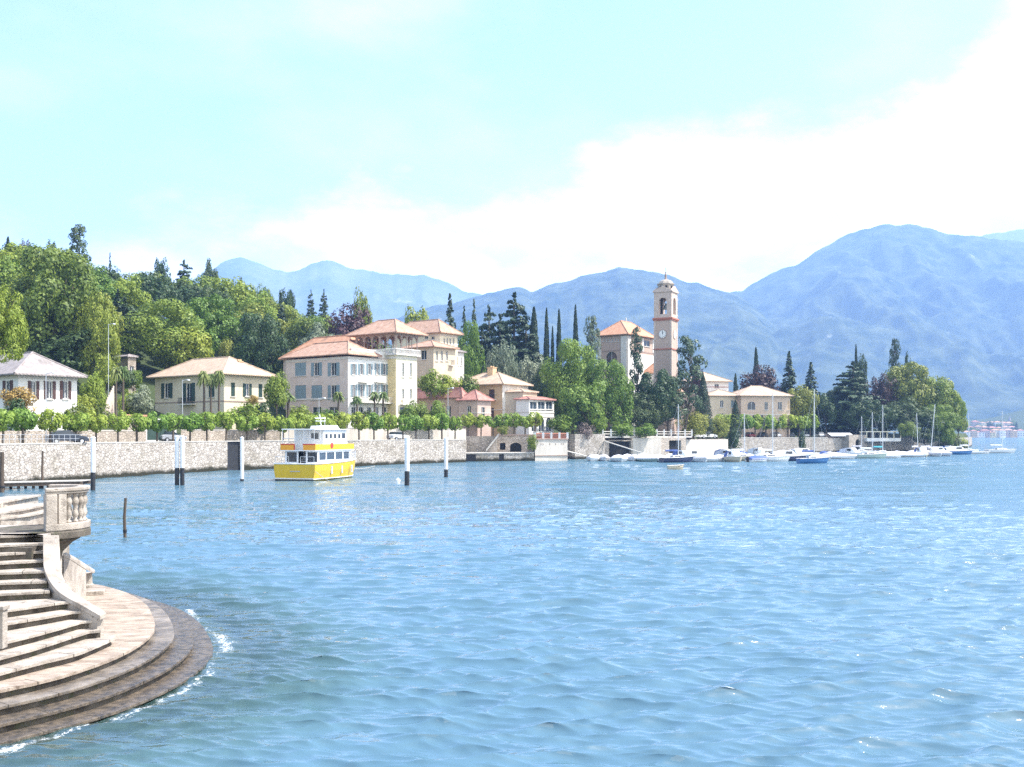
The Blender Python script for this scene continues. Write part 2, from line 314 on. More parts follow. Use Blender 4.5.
def build_land():
    ps=np.arange(-600,973,6.0); nr=150; rows=[]
    t=np.linspace(0,1,nr)**1.3
    V=np.zeros((nr,len(ps),3))
    dc=np.interp(ps,CP,CD)
    for i in range(nr):
        D=dc+.5+(760-dc)*t[i]; X=(ps-512)/1000*D
        V[i,:,0]=X; V[i,:,1]=D; n=fbm(X*.06+50,D*.06+50,4,3)-.5
        V[i,:,2]=ground(ps,D)+n*3*np.clip((D-dc-30)/60,0,1)
    V[:,-1,2]=-1; V[0,:,2]=np.minimum(V[0,:,2],3.88)
    struct(npmesh('hillside',V.reshape(-1,3),grid_faces(nr,len(ps)),m_soil,smooth=True))
    sk=MB()
    for a,b in zip(ps[:-1],ps[1:]):
        A=W(a,434,coast(a)+.5);B=W(b,434,coast(b)+.5)
        sk.add([(A.x,A.y,-3),(B.x,B.y,-3),(B.x,B.y,3.88),(A.x,A.y,3.88)],[(0,1,2,3)])
    struct(sk.build('shore_bank',m_stone))
    rd=MB()
    q=np.arange(-300,835,8.0)
    for a,b in zip(q[:-1],q[1:]):
        vs=[]
        for p,o in((a,.9),(b,.9),(b,9.5),(a,9.5)):
            v=W(p,434,coast(p)+o); vs.append((v.x,v.y,3.915))
        rd.add(vs,[(0,1,2,3)])
    struct(rd.build('lakeside_road',m_asph))
build_land()
bed=MB(); bed.add([(-900,3,-3.2),(900,3,-3.2),(900,700,-3.2),(-900,700,-3.2)],[(0,1,2,3)])
struct(bed.build('lake_bed',mat('lake_bed_sand',(.10,.14,.10),(.16,.19,.13),scale=.4)))
# ---------------------------------------------------------------- water
def spectrum(n,tile,l0,l1,wind,seed,p=3.2,spread=2):
    rs=np.random.RandomState(seed); k=np.fft.fftfreq(n,tile/n)*2*np.pi; kx,ky=np.meshgrid(k,k,indexing='ij'); kk=np.hypot(kx,ky); kk[0,0]=1
    band=((kk>2*np.pi/l1)&(kk<2*np.pi/l0)).astype(float)
    c=(kx*math.cos(wind)+ky*math.sin(wind))/kk
    A=kk**(-p/2)*band*(.12+np.abs(c)**spread)
    Hk=A*np.exp(2j*np.pi*rs.rand(n,n))*rs.randn(n,n); h=np.real(np.fft.ifft2(Hk))
    g=np.gradient(h,tile/n); s=np.sqrt(np.mean(g[0]**2+g[1]**2))
    return h/s,np.real(np.fft.ifft2(1j*kx/kk*Hk))/s,np.real(np.fft.ifft2(1j*ky/kk*Hk))/s
def samp(h,tile,X,Y,ang):
    n=h.shape[0]; c,s=math.cos(ang),math.sin(ang)
    x=(X*c-Y*s)/tile*n; y=(X*s+Y*c)/tile*n; xi=np.floor(x).astype(int); yi=np.floor(y).astype(int); fx=x-xi; fy=y-yi
    return h[xi%n,yi%n]*(1-fx)*(1-fy)+h[(xi+1)%n,yi%n]*fx*(1-fy)+h[xi%n,(yi+1)%n]*(1-fx)*fy+h[(xi+1)%n,(yi+1)%n]*fx*fy
SA=Vector((-9.6,22.0))       # centre of the round platform of the stairs
def build_water():
    py=np.concatenate([np.arange(1300,800,-2.0),np.arange(800,600,-.5),np.arange(600,478,-.3),np.arange(478,437,-.6),np.array([437,436.5,436,435.6,435.3,435.1,435,434.8,434.6,434.4])])
    D=5000/(py-434); ps=np.concatenate([np.arange(-400,-20,4.0),np.arange(-20,1044,1.7),np.arange(1044,1500,4.0)])
    DD,PP=np.meshgrid(D,ps,indexing='ij'); X=(PP-512)/1000*DD; Y=DD
    A=spectrum(512,12.0,.16,.6,R(80),1,3.0); B=spectrum(512,30.0,.38,1.5,R(98),2,3.3,1.4); C=spectrum(512,130.0,2.6,14,R(75),3,3.8,3)
    def fade(d0,d1): return np.clip((d1-DD)/(d1-d0),0,1)
    rough=.6+.8*fbm(X*.035+9,Y*.022+4,3,21)            # gust patches
    rough=rough*np.clip(.45+(X+45)/70*.55+np.clip(45-Y,0,25)/25*.6,.45,1)
    fA=fade(20,46)*rough*.24; fB=fade(45,100)*rough*.28; fC=fade(120,260)*.055
    sA=[samp(q,12,X*.5,Y,.16)*fA for q in A]; sB=[samp(q,30,X*.6,Y,-.07)*fB for q in B]; sC=[samp(q,130,X*.6,Y,.1)*fC for q in C]
    Z=sA[0]+sB[0]+sC[0]; CH=1.0; DX=CH*(sA[1]+sB[1]); DY=CH*(sA[2]+sB[2])
    poly=np.array([tuple(q) for q in steps[15]]+[(steps[15][-1].x-3,steps[15][-1].y+.6),(-26,steps[15][-1].y+.6),(-26,steps[15][0].y)])
    near=(DD<60)&(PP<700); qx=X[near];qy=Y[near]; best=np.full(qx.shape,1e9); ins=np.zeros(qx.shape,bool); n_=len(poly)
    for i in range(n_):
        ax,ay=poly[i];bx,by=poly[(i+1)%n_]; dx,dy=bx-ax,by-ay; tt=np.clip(((qx-ax)*dx+(qy-ay)*dy)/(dx*dx+dy*dy+1e-9),0,1); best=np.minimum(best,np.hypot(qx-ax-tt*dx,qy-ay-tt*dy))
        c=((ay>qy)!=(by>qy)); ins^=c&(qx<(bx-ax)*(qy-ay)/(by-ay+1e-12)+ax)
    ED=np.full(X.shape,30.0); ED[near]=np.where(ins,-best,best)
    Z=Z*np.clip(.35+ED*.25,.25,1)
    q_=np.clip(.3+ED*.3,0,1); V=np.stack([X+DX*q_,Y+DY*q_,Z],-1).reshape(-1,3)
    m=bpy.data.materials.new('lake_water'); m.use_nodes=True; n=m.node_tree; n.nodes.clear(); NN=n.nodes.new; LL=n.links.new
    o=NN('ShaderNodeOutputMaterial'); gm=NN('ShaderNodeNewGeometry')
    mp1=NN('ShaderNodeMapping'); mp1.inputs['Scale'].default_value=(.4,1.3,1); mp1.inputs['Rotation'].default_value=(0,0,R(8)); LL(gm.outputs['Position'],mp1.inputs[0])
    n1=NN('ShaderNodeTexNoise'); n1.inputs['Scale'].default_value=1.1; n1.inputs['Detail'].default_value=6; n1.inputs['Roughness'].default_value=.6; LL(mp1.outputs[0],n1.inputs[0])
    mp2=NN('ShaderNodeMapping'); mp2.inputs['Scale'].default_value=(.08,.3,1); mp2.inputs['Rotation'].default_value=(0,0,R(-12)); LL(gm.outputs['Position'],mp2.inputs[0])
    n2=NN('ShaderNodeTexNoise'); n2.inputs['Scale'].default_value=1; n2.inputs['Detail'].default_value=5; n2.inputs['Roughness'].default_value=.55; LL(mp2.outputs[0],n2.inputs[0])
    ds=NN('ShaderNodeVectorMath'); ds.operation='LENGTH'; LL(gm.outputs['Position'],ds.inputs[0])
    fr=NN('ShaderNodeMapRange'); fr.inputs[1].default_value=25; fr.inputs[2].default_value=110; fr.inputs[3].default_value=.12; fr.inputs[4].default_value=1; LL(ds.outputs['Value'],fr.inputs[0])
    sxx=NN('ShaderNodeSeparateXYZ'); LL(gm.outputs['Position'],sxx.inputs[0]); cal=NN('ShaderNodeMapRange'); cal.inputs[1].default_value=-50; cal.inputs[2].default_value=60; cal.inputs[3].default_value=.35; cal.inputs[4].default_value=1; LL(sxx.outputs[0],cal.inputs[0])
    g_=NN('ShaderNodeTexNoise'); g_.inputs['Scale'].default_value=.03; g_.inputs['Detail'].default_value=4; LL(mp2.outputs[0],g_.inputs[0]); g_.inputs['Scale'].default_value=.25
    gr=NN('ShaderNodeMapRange'); gr.inputs[1].default_value=.3; gr.inputs[2].default_value=.7; gr.inputs[3].default_value=.55; gr.inputs[4].default_value=1.15; LL(g_.outputs[0],gr.inputs[0])
    ml=NN('ShaderNodeMath'); ml.operation='MULTIPLY'; LL(cal.outputs[0],ml.inputs[0]); LL(gr.outputs[0],ml.inputs[1]); ml2=NN('ShaderNodeMath'); ml2.operation='MULTIPLY'; LL(fr.outputs[0],ml2.inputs[0]); LL(ml.outputs[0],ml2.inputs[1])
    b1=NN('ShaderNodeBump'); b1.inputs['Distance'].default_value=.75; LL(ml2.outputs[0],b1.inputs['Strength']); LL(n1.outputs[0],b1.inputs['Height'])
    b2=NN('ShaderNodeBump'); b2.inputs['Distance'].default_value=2.0; LL(ml2.outputs[0],b2.inputs['Strength']); LL(n2.outputs[0],b2.inputs['Height']); LL(b1.outputs[0],b2.inputs['Normal'])
    fz=NN('ShaderNodeFresnel'); fz.inputs['IOR'].default_value=1.62; LL(b2.outputs[0],fz.inputs['Normal'])
    gl=NN('ShaderNodeBsdfGlossy'); gl.inputs['Roughness'].default_value=.03; gl.inputs[0].default_value=(1,1,1,1); LL(b2.outputs[0],gl.inputs['Normal'])
    # body colour of the lake: blue out on the lake, greener in the shallows
    df=NN('ShaderNodeBsdfDiffuse'); tp=NN('ShaderNodeBsdfTransparent'); tp.inputs[0].default_value=(.62,.86,.84,1)
    at=NN('ShaderNodeAttribute'); at.attribute_name='edge'
    sh=NN('ShaderNodeMapRange'); sh.interpolation_type='SMOOTHSTEP'; sh.inputs[1].default_value=.2; sh.inputs[2].default_value=5.0; sh.inputs[3].default_value=1; sh.inputs[4].default_value=0; LL(at.outputs['Fac'],sh.inputs[0])
    cm=NN('ShaderNodeMix'); cm.data_type='RGBA'; LL(sh.outputs[0],cm.inputs[0]); cm.inputs[6].default_value=(.072,.145,.195,1); cm.inputs[7].default_value=(.10,.20,.195,1); LL(cm.outputs[2],df.inputs[0])
    tf=NN('ShaderNodeMath'); tf.operation='MULTIPLY'; LL(sh.outputs[0],tf.inputs[0]); tf.inputs[1].default_value=.75
    m1=NN('ShaderNodeMixShader'); LL(tf.outputs[0],m1.inputs[0]); LL(df.outputs[0],m1.inputs[1]); LL(tp.outputs[0],m1.inputs[2])
    m2=NN('ShaderNodeMixShader'); LL(fz.outputs[0],m2.inputs[0]); LL(m1.outputs[0],m2.inputs[1]); LL(gl.outputs[0],m2.inputs[2]); 
    # foam where small waves break on the lowest steps
    def mt(op,a,b=None):
        q=NN('ShaderNodeMath'); q.operation=op
        for i,v in enumerate((a,b)):
            if v is None: continue
            if isinstance(v,(int,float)): q.inputs[i].default_value=v
            else: LL(v,q.inputs[i])
        return q.outputs[0]
    fn=NN('ShaderNodeTexNoise'); fn.inputs['Scale'].default_value=13; fn.inputs['Detail'].default_value=8; fn.inputs['Roughness'].default_value=.75; fn.inputs['Distortion'].default_value=.6; LL(gm.outputs['Position'],fn.inputs[0])
    fl=NN('ShaderNodeTexNoise'); fl.inputs['Scale'].default_value=.55; fl.inputs['Detail'].default_value=3; LL(gm.outputs['Position'],fl.inputs[0])
    c0=mt('ABSOLUTE',mt('SUBTRACT',mt('SUBTRACT',at.outputs['Fac'],.16),mt('MULTIPLY',mt('SUBTRACT',fl.outputs[0],.5),1.1)))
    fm=mt('SUBTRACT',mt('ADD',fn.outputs[0],mt('MULTIPLY',mt('SUBTRACT',fl.outputs[0],.5),.5)),mt('MULTIPLY',c0,.95))
    fr2=NN('ShaderNodeMapRange'); fr2.interpolation_type='SMOOTHSTEP'; fr2.inputs[1].default_value=.46; fr2.inputs[2].default_value=.66; LL(fm,fr2.inputs[0])
    fd=NN('ShaderNodeBsdfDiffuse'); fd.inputs[0].default_value=(.72,.75,.76,1); m3=NN('ShaderNodeMixShader'); LL(mt('MULTIPLY',fr2.outputs[0],.9),m3.inputs[0]); LL(m2.outputs[0],m3.inputs[1]); LL(fd.outputs[0],m3.inputs[2]); LL(m3.outputs[0],o.inputs[0])
    ob=struct(npmesh('lake_water',V,grid_faces(len(D),len(ps)),m,smooth=True)); aa=ob.data.attributes.new('edge','FLOAT','POINT'); aa.data.foreach_set('value',ED.ravel().astype(np.float32))
# ---------------------------------------------------------------- mountains
def mountain(name,pts,Dr,Df,m,seed,amp=.16,z0=0,px0=-250,px1=1300,fr=.09):
    ps=np.arange(px0,px1,2.2); xs,ys=zip(*pts); n=240; n2=14
    zr=(434-np.interp(ps,xs,ys)); zr=zr+ (fbm(ps*.06+seed*5,ps*0+3,5,seed)-.5)*6*np.clip(zr/60,0,1)
    zr=np.maximum(zr,.5)/1000*Dr+5
    V=np.zeros((n+n2,len(ps),3))
    for i in range(n+n2):
        t=i/(n-1)
        D=Df+(Dr-Df)*t+(fbm(ps*.012+seed,ps*0+t*1.5,3,seed+4)-.5)*(Dr-Df)*.2*math.sin(math.pi*min(t,1))
        wob=(fbm(ps*.02+t*2.2,ps*0+t*3+seed,3,seed+1)-.5)*60
        Xw=(ps-512)/1000*D; sc_=Dr/4300.0; wx=(fbm(Xw/(900*sc_)+seed,D/(900*sc_),3,seed+7)-.5)*500*sc_; wy=(fbm(Xw/(900*sc_)+seed+9,D/(900*sc_),3,seed+8)-.5)*500*sc_
        g=fbm((Xw+wx)/(230*sc_)+seed*3,(D+wy)/(420*sc_),7,seed+2,True,.52)
        g2=fbm((Xw+wx)/(700*sc_)+seed*3,(D+wy)/(1100*sc_),4,seed+5,True)
        if t<=1:
            Z=z0+(zr-z0)*(.15*t+.85*t**1.15) + ((g-.55)*amp+(g2-.55)*amp*1.5)*zr*math.sin(math.pi*t)**.7
        else: Z=zr*(1-(t-1)*5)
        V[i,:,0]=(ps-512)/1000*D; V[i,:,1]=D; V[i,:,2]=Z
    return struct(npmesh(name,V.reshape(-1,3),grid_faces(n+n2,len(ps)),m,smooth=True))
def mtmat(name,rock,f1,f2,sc):
    m=mat(name,f1,f2,scale=sc,detail=12,rough=1,spec=.05,spot=(rock,sc*1.6,.63)); return m
mA=mtmat('mountain_rock',(.42,.40,.37),(.06,.085,.05),(.16,.17,.13),.0025)
mB=mtmat('mountain_forest',(.24,.24,.20),(.012,.026,.012),(.085,.10,.048),.011)
mountain('far_mountain_range',[(-250,300),(100,300),(180,290),(214,268),(222,262),(232,258),(240,257),(250,261),(262,265),(274,270),(288,272),(300,268),(312,262),(322,261),(334,263),(350,267),(372,272),(392,276),(425,276),(440,281),(452,286),(465,290),(480,295),(500,305),(560,330),(700,330),(900,300),(960,240),(985,234),(1010,231),(1040,230),(1080,232),(1300,280)],6600,5000,mA,11,.13,150)
mountain('wooded_ridge',[(-250,350),(300,340),(400,318),(440,306),(470,297),(495,291),(515,286),(522,286),(532,291),(552,285),(575,279),(600,272),(618,269),(640,271),(652,273),(668,275),(690,282),(720,289),(738,294),(752,304),(770,321),(790,341),(815,361),(840,379),(870,399),(905,419),(940,432),(1300,434)],3900,2300,mB,5,.17,0)
mountain('lakeside_mountain',[(-250,434),(560,434),(640,330),(700,300),(722,293),(735,290),(742,290),(752,283),(768,274),(790,268),(806,258),(822,249),(840,239),(858,231),(874,227),(892,226),(912,226),(930,228),(946,232),(966,236),(990,238),(1024,243),(1080,250),(1150,270),(1300,330)],5000,2500,mB,8,.19,0,px0=560)
# ---------------------------------------------------------------- stairs at lower left
def stone_step_mat():
    m=mat('step_stone',(.25,.215,.18),(.46,.41,.355),scale=2.2,detail=12,rough=.85,bump=.4,bscale=30,spot=((.17,.145,.12),4,.57)); n=m.node_tree; b=n.nodes['Principled BSDF']
    src=b.inputs['Base Color'].links[0].from_socket
    gp=n.nodes.new('ShaderNodeNewGeometry'); sp=n.nodes.new('ShaderNodeSeparateXYZ'); n.links.new(gp.outputs['Position'],sp.inputs[0])
    z=n.nodes.new('ShaderNodeTexNoise'); z.inputs['Scale'].default_value=1.3; z.inputs['Detail'].default_value=6; n.links.new(gp.outputs['Position'],z.inputs[0])
    a=n.nodes.new('ShaderNodeMath'); a.operation='MULTIPLY_ADD'; n.links.new(z.outputs[0],a.inputs[0]); a.inputs[1].default_value=.25; n.links.new(sp.outputs[2],a.inputs[2])
    r=n.nodes.new('ShaderNodeMapRange'); r.inputs[1].default_value=.49; r.inputs[2].default_value=.64; r.inputs[3].default_value=1; r.inputs[4].default_value=0; n.links.new(a.outputs[0],r.inputs[0])
    z2=n.nodes.new('ShaderNodeTexNoise'); z2.inputs['Scale'].default_value=7; z2.inputs['Detail'].default_value=9; n.links.new(gp.outputs['Position'],z2.inputs[0])
    rr=n.nodes.new('ShaderNodeValToRGB'); rr.color_ramp.elements[0].color=(.045,.042,.040,1); rr.color_ramp.elements[1].color=(.19,.15,.11,1); rr.color_ramp.elements[0].position=.3; rr.color_ramp.elements[1].position=.78; n.links.new(z2.outputs[0],rr.inputs[0])
    x=n.nodes.new('ShaderNodeMix'); x.data_type='RGBA'; n.links.new(r.outputs[0],x.inputs[0]); n.links.new(src,x.inputs[6]); n.links.new(rr.outputs[0],x.inputs[7]); n.links.new(x.outputs[2],b.inputs['Base Color'])
    r2=n.nodes.new('ShaderNodeMapRange'); r2.inputs[3].default_value=.85; r2.inputs[4].default_value=.3; n.links.new(r.outputs[0],r2.inputs[0]); n.links.new(r2.outputs[0],b.inputs['Roughness'])
    return m
m_step=stone_step_mat()
m_riser_shade=mat('shaded_riser_stone',(.05,.043,.036),(.16,.14,.115),scale=2.6,detail=12,rough=.95,bump=.5,bscale=25,spot=((.07,.075,.045),2.5,.52))  # shade under the nosings put into the colour, with mossy spots
def smooth(pts,it=2):
    for _ in range(it):
        q=[pts[0]]
        for a,b in zip(pts[:-1],pts[1:]): q+=[a*.75+b*.25,a*.25+b*.75]
        q.append(pts[-1]); pts=q
    return pts
def offset(pts,d):
    o=[]
    for i,p in enumerate(pts):
        a=pts[max(i-1,0)]; b=pts[min(i+1,len(pts)-1)]; t=(b-a).normalized(); o.append(p+Vector((t.y,-t.x))*d)
    return o
ZK=[2.64-.172*k for k in range(20)]
st=E('lakeside_staircase','worn pale stone staircase with rounded lower steps running down into the lake','staircase',(-12,21,0))
EDG={0:[(-40,536.5),(0,535.8),(25,535),(47,533)],1:[(-40,546),(0,545),(42,543)],2:[(-40,555),(0,553.6),(41,551)],3:[(-40,564),(0,562.5),(40,560)],4:[(-40,574.5),(0,572.5),(40,570.8)],5:[(-40,585),(0,582.5),(42,581)],6:[(-40,596),(0,593.5),(45,591)],
 7:[(5,610),(35,606),(66,601.5)],8:[(6,623),(40,617.5),(74,611.3)],9:[(6,641.6),(45,632),(84,620.7)],10:[(0,657.4),(38,647.5),(70,637),(91,630.5)],11:[(0,672.7),(47,660.4),(76,654),(98,645),(113,638.5),(116.5,635.5),(112,633.6),(100,632.5),(92,632.5)],
 12:[(0,690),(47,680),(82,669.8),(119.7,655.7),(142,643),(153.3,633.3),(155.7,624),(148.7,605.2),(131,593.5),(105,585.8),(93.5,584)]}
def plan(k):
    z=ZK[k]; return [Vector(((px-512)/F*(H-z)*F/(py-HZ),(H-z)*F/(py-HZ))) for px,py in EDG[k]]
def ext(pts,dist):
    d=(pts[0]-pts[1]).normalized(); return [pts[0]+d*dist]+pts
steps={}
for k in range(0,7):
    p=plan(k); p=[Vector((-24,p[0].y-.12))]+p; p[-1]=p[-1]+Vector((.10,0)); steps[k]=p
for k in range(7,11):
    p=smooth(ext(plan(k),7)); p[-1]=p[-1]+Vector((.18,.05)); steps[k]=p
steps[11]=smooth(ext(plan(11),7),3)
p12=smooth(ext(plan(12),6),3); steps[12]=p12
for j in range(1,6): steps[12+j]=offset(p12,.425*j)
rs=random.Random(4)
def jag(p,a): return [q+Vector((rs.uniform(-a,a),rs.uniform(-a,a))) for q in p]
def dens(p,step=.25):
    o=[]
    for a,b in zip(p[:-1],p[1:]):
        n=max(1,int((b-a).length/step)); o+=[a+(b-a)*(i/n) for i in range(n)]
    return o+[p[-1]]
m_plat=mat('platform_stone',(.23,.18,.14),(.42,.35,.285),scale=1.6,detail=12,rough=.85,bump=.4,bscale=25,spot=((.14,.105,.08),2.5,.56),stretch=(1,2.2,1))
m_joint=mat('stone_joint',(.05,.045,.035),rough=1)
for k in range(0,18):
    p=steps[k]; z=ZK[k]
    if k<=6: back=[Vector((-10.9,23.35)),Vector((-12.2,24.3)),Vector((-12.5,25.9)),Vector((-24,25.9))]
    elif k<=11: back=[Vector((-10.7,23.3)),Vector((-12.2,24.3)),Vector((-12.5,25.9)),Vector((-24,25.9)),Vector((-24,p[0].y))]
    else: back=[p[-1]+Vector((-3,.6)),Vector((-26,p[-1].y+.6)),Vector((-26,p[0].y))]
    nose=dens(p); nose=jag(nose,.008)
    t=MB(); t.prism([tuple(q) for q in nose+back],z-.055,z); dn=dens(p,.1); acc=0; nxt=rs.uniform(.3,1.2)
    for a_,b_ in zip(dn[:-1],dn[1:]):
        acc+=(b_-a_).length
        if acc>nxt:
            nxt=acc+rs.uniform(.7,1.5); tt=(b_-a_).normalized(); nn=Vector((-tt.y,tt.x)); ww=rs.uniform(.004,.009); dd=rs.uniform(.3,.42)
            q0=a_-tt*ww-nn*.004; q1=a_+tt*ww-nn*.004
            t.prism([tuple(q0),tuple(q1),tuple(q1+nn*dd),tuple(q0+nn*dd)],z-.054,z+.003,1)
    o=t.build('tread',[m_plat if k==12 else m_step,m_joint],st,bevel=.012)
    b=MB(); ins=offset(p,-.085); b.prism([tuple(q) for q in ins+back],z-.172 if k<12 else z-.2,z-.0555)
    b.build('riser',m_riser_shade,st)
core=MB(); core.prism([tuple(q) for q in offset(steps[17],-.05)+[steps[17][-1]+Vector((-3,.6)),Vector((-26,31)),Vector((-26,steps[17][0].y))]],-3.1,ZK[17]-.2); core.build('foundation',m_step,st)
# far-side flight seen behind the landing
fs=MB()
for z,ya,yb,xr,yr in((2.50,518.4,514,33,0),(2.67,512.5,508.5,25,0),(2.86,502.5,500,10,0)):
    a=G(-60,ya+2,z);b=G(0,ya,z);c=G(xr,yb,z)
    fs.prism([(a.x,a.y),(b.x,b.y),(c.x,c.y),(c.x-.4,c.y+3),(a.x,a.y+4)],z-.07,z)
    fs.prism([(a.x,a.y+.07),(b.x,b.y+.07),(c.x-.1,c.y+.07),(c.x-.5,c.y+3),(a.x,a.y+3.9)],z-.4,z-.0705)
fs.prism([(-24,30.5),(-15.2,30.2),(-14.6,33),(-24,34)],-3,2.1)
fs.build('upper_steps',m_step,st,bevel=.01)
# parapet (string wall) that sweeps down beside the steps
PS=[((43,535),(59,535),23.2,23.2),((43,553),(60,553),22.7,22.8),((43.5,567),(61,571),22.3,22.4),((47,577),(66,584),21.9,22.0),((56,590),(72,591),21.5,21.8),((68,598),(84.5,599.4),21.25,21.6),((80,604),(94,605),21.05,21.4),((94,612),(104,610.5),20.9,21.2),((100,615.5),(106,613),20.83,21.0)]
def refine(S,it=2):
    for _ in range(it):
        q=[S[0]]
        for a,b in zip(S[:-1],S[1:]): q+=[tuple(x*.75+y*.25 for x,y in zip(a,b)),tuple(x*.25+y*.75 for x,y in zip(a,b))]
        q.append(S[-1]); S=q
    return S
pr=refine([(W(a[0],a[1],dl),W(b[0],b[1],dr)) for a,b,dl,dr in PS])
cp=MB(); cp.loft([[l,r,r+Vector((0,0,-.1)),l+Vector((0,0,-.1))] for l,r in pr],close=True)
cp.build('parapet_coping',m_step,st,bevel=.02)
pb=MB(); secs=[]
for l,r in pr[:-4]:
    l2=l*.88+r*.12; r2=r*.88+l*.12
    secs.append([Vector((l2.x,l2.y,l2.z-.1)),Vector((r2.x,r2.y,r2.z-.1)),Vector((r2.x,r2.y,.4)),Vector((l2.x,l2.y,.4))])
pb.loft(secs,close=True); pb.build('parapet_wall',m_step,st)
# far parapet, pedestal and its base block
q=MB(); pa=[(W(63,553,25.2),W(66,552,25.6)),(W(72,557.5,25.9),W(75,556.8,26.3)),(W(83,565,26.9),W(86,564,27.2)),(W(93.5,571,27.8),W(95,569.8,28.2))]
pa=refine(pa,1)
q.loft([[l,r,r+Vector((0,0,-.08)),l+Vector((0,0,-.08))] for l,r in pa],close=True); q.build('parapet_coping',m_step,st,bevel=.015)
q=MB(); q.loft([[Vector((l.x-.02,l.y+.08,l.z-.08)),Vector((r.x-.1,r.y,r.z-.08)),Vector((r.x-.1,r.y,.4)),Vector((l.x-.02,l.y+.08,.4))] for l,r in pa[:-2]],close=True); q.build('parapet_wall',m_step,st)
c=W(87.5,587,28); q=MB(); q.lathe([(.17,0),(.17,.08),(.13,.12),(.12,.38),(.15,.42)],(c.x,c.y,.70),14); q.build('pedestal',m_step,st)
a=G(75,592,.70);b=G(104,590.5,.70); q=MB(); q.prism([(a.x,a.y),(b.x,b.y),(b.x-.15,b.y+.5),(a.x-.2,a.y+.7)],.57,.70); q.build('plinth_block',m_step,st,bevel=.02)
# foundation wall below landing (underside shade put into its colour, behind the parapet)
q=MB(); q.prism([(-24,22.9),(-11.0,22.9),(-11.0,23.25),(-12.3,24.3),(-12.6,26.0),(-24,26.0)],-2,2.4); q.build('landing_wall',m_riser_shade,st)
for _c in st.children: world_child(_c)
# balcony balustrade
BC=Vector((-11.77,25.0)); BR=.99
def arc(r,a0,a1,n=28): return [(BC.x+r*math.cos(R(a0+(a1-a0)*i/n)),BC.y+r*math.sin(R(a0+(a1-a0)*i/n))) for i in range(n+1)]
bal=E('balustrade','rounded stone balustrade with bulbous balusters at the end of the upper landing','balustrade',(BC.x,BC.y,2.64))
def ring(r0,r1,z0,z1,a0=-60,a1=104):
    o=MB(); o.prism(arc(r1,a0,a1)+arc(r0,a1,a0),z0,z1); 
    o.v=[(x-BC.x,y-BC.y,z-2.64) for x,y,z in o.v]; return o
o=ring(BR-.14,BR+.14,3.60,3.69); o2=ring(BR-.11,BR+.11,3.54,3.60); o.add(o2.v,o2.f); o.build('hand_rail',m_step,bal,bevel=.02)
ring(BR-.15,BR+.15,2.655,2.82).build('base_course',m_step,bal,bevel=.015)
prof=[(.07,0),(.07,.05),(.035,.07),(.06,.14),(.08,.2),(.06,.28),(.042,.34),(.05,.36),(.042,.38),(.07,.44),(.088,.52),(.07,.58),(.045,.65),(.075,.67),(.075,.72)]
a=-27
while a<=100:
    o=MB(); o.lathe(prof,(BR*math.cos(R(a)),BR*math.sin(R(a)),.18),12); o.build('baluster',m_step,bal,smooth=True); a+=12.5
for a in(-53,):
    o=MB(); MM=Matrix.Translation((BR*math.cos(R(a)),BR*math.sin(R(a)),0))@Matrix.Rotation(R(a),4,'Z'); o.box(-.14,.14,-.13,.13,.0,.90,0,MM); o.build('end_pier',m_step,bal,bevel=.02)
a=-39; o=MB(); MM=Matrix.Translation((BR*math.cos(R(a)),BR*math.sin(R(a)),0))@Matrix.Rotation(R(a),4,'Z'); o.box(-.10,.10,-.10,.10,.18,.90,0,MM); o.build('pier_panel',m_step,bal,bevel=.01)
cor=E('balcony_corbel','dark round stone corbel carrying the balcony under the balustrade','corbel',(BC.x,BC.y,0))
o=MB(); o.lathe([(.42,-3),(.42,1.7),(.5,2.05),(.72,2.28),(.9,2.38),(.9,2.42),(1.15,2.46),(1.15,2.60),(1.12,2.65)],(0,0,0),40); o.build('corbel_drum',m_riser_shade,cor)  # balcony underside shade put into the drum colour
c=G(2,648,ZK[9]); pp=E('stone_post','short pale stone post standing on the steps at the left edge','post',(c.x-.03,c.y,ZK[9]))
o=MB(); o.box(-.09,.09,-.09,.09,0,.70); o.build('post_shaft',m_step,pp,bevel=.01); o=MB(); o.box(-.12,.12,-.12,.12,.70,.78); o.build('post_cap',m_step,pp,bevel=.01)
build_water()
# ---------------------------------------------------------------- haze
hz=MB(); hz.box(-6000,9000,-60,8200,-5,1350)
hm=bpy.data.materials.new('haze_air'); hm.use_nodes=True; hn=hm.node_tree; hn.nodes.clear(); ho=hn.nodes.new('ShaderNodeOutputMaterial'); hv=hn.nodes.new('ShaderNodeVolumePrincipled')
hv.inputs['Color'].default_value=(.37,.57,.95,1); hv.inputs['Density'].default_value=HAZE_D if 'HAZE_D' in globals() else 1.65e-4; hv.inputs['Anisotropy'].default_value=.1
hn.links.new(hv.outputs[0],ho.inputs['Volume'])
tag(hz.build('haze',hm),'pale blue air between the quay and the mountains','haze',kind='stuff')
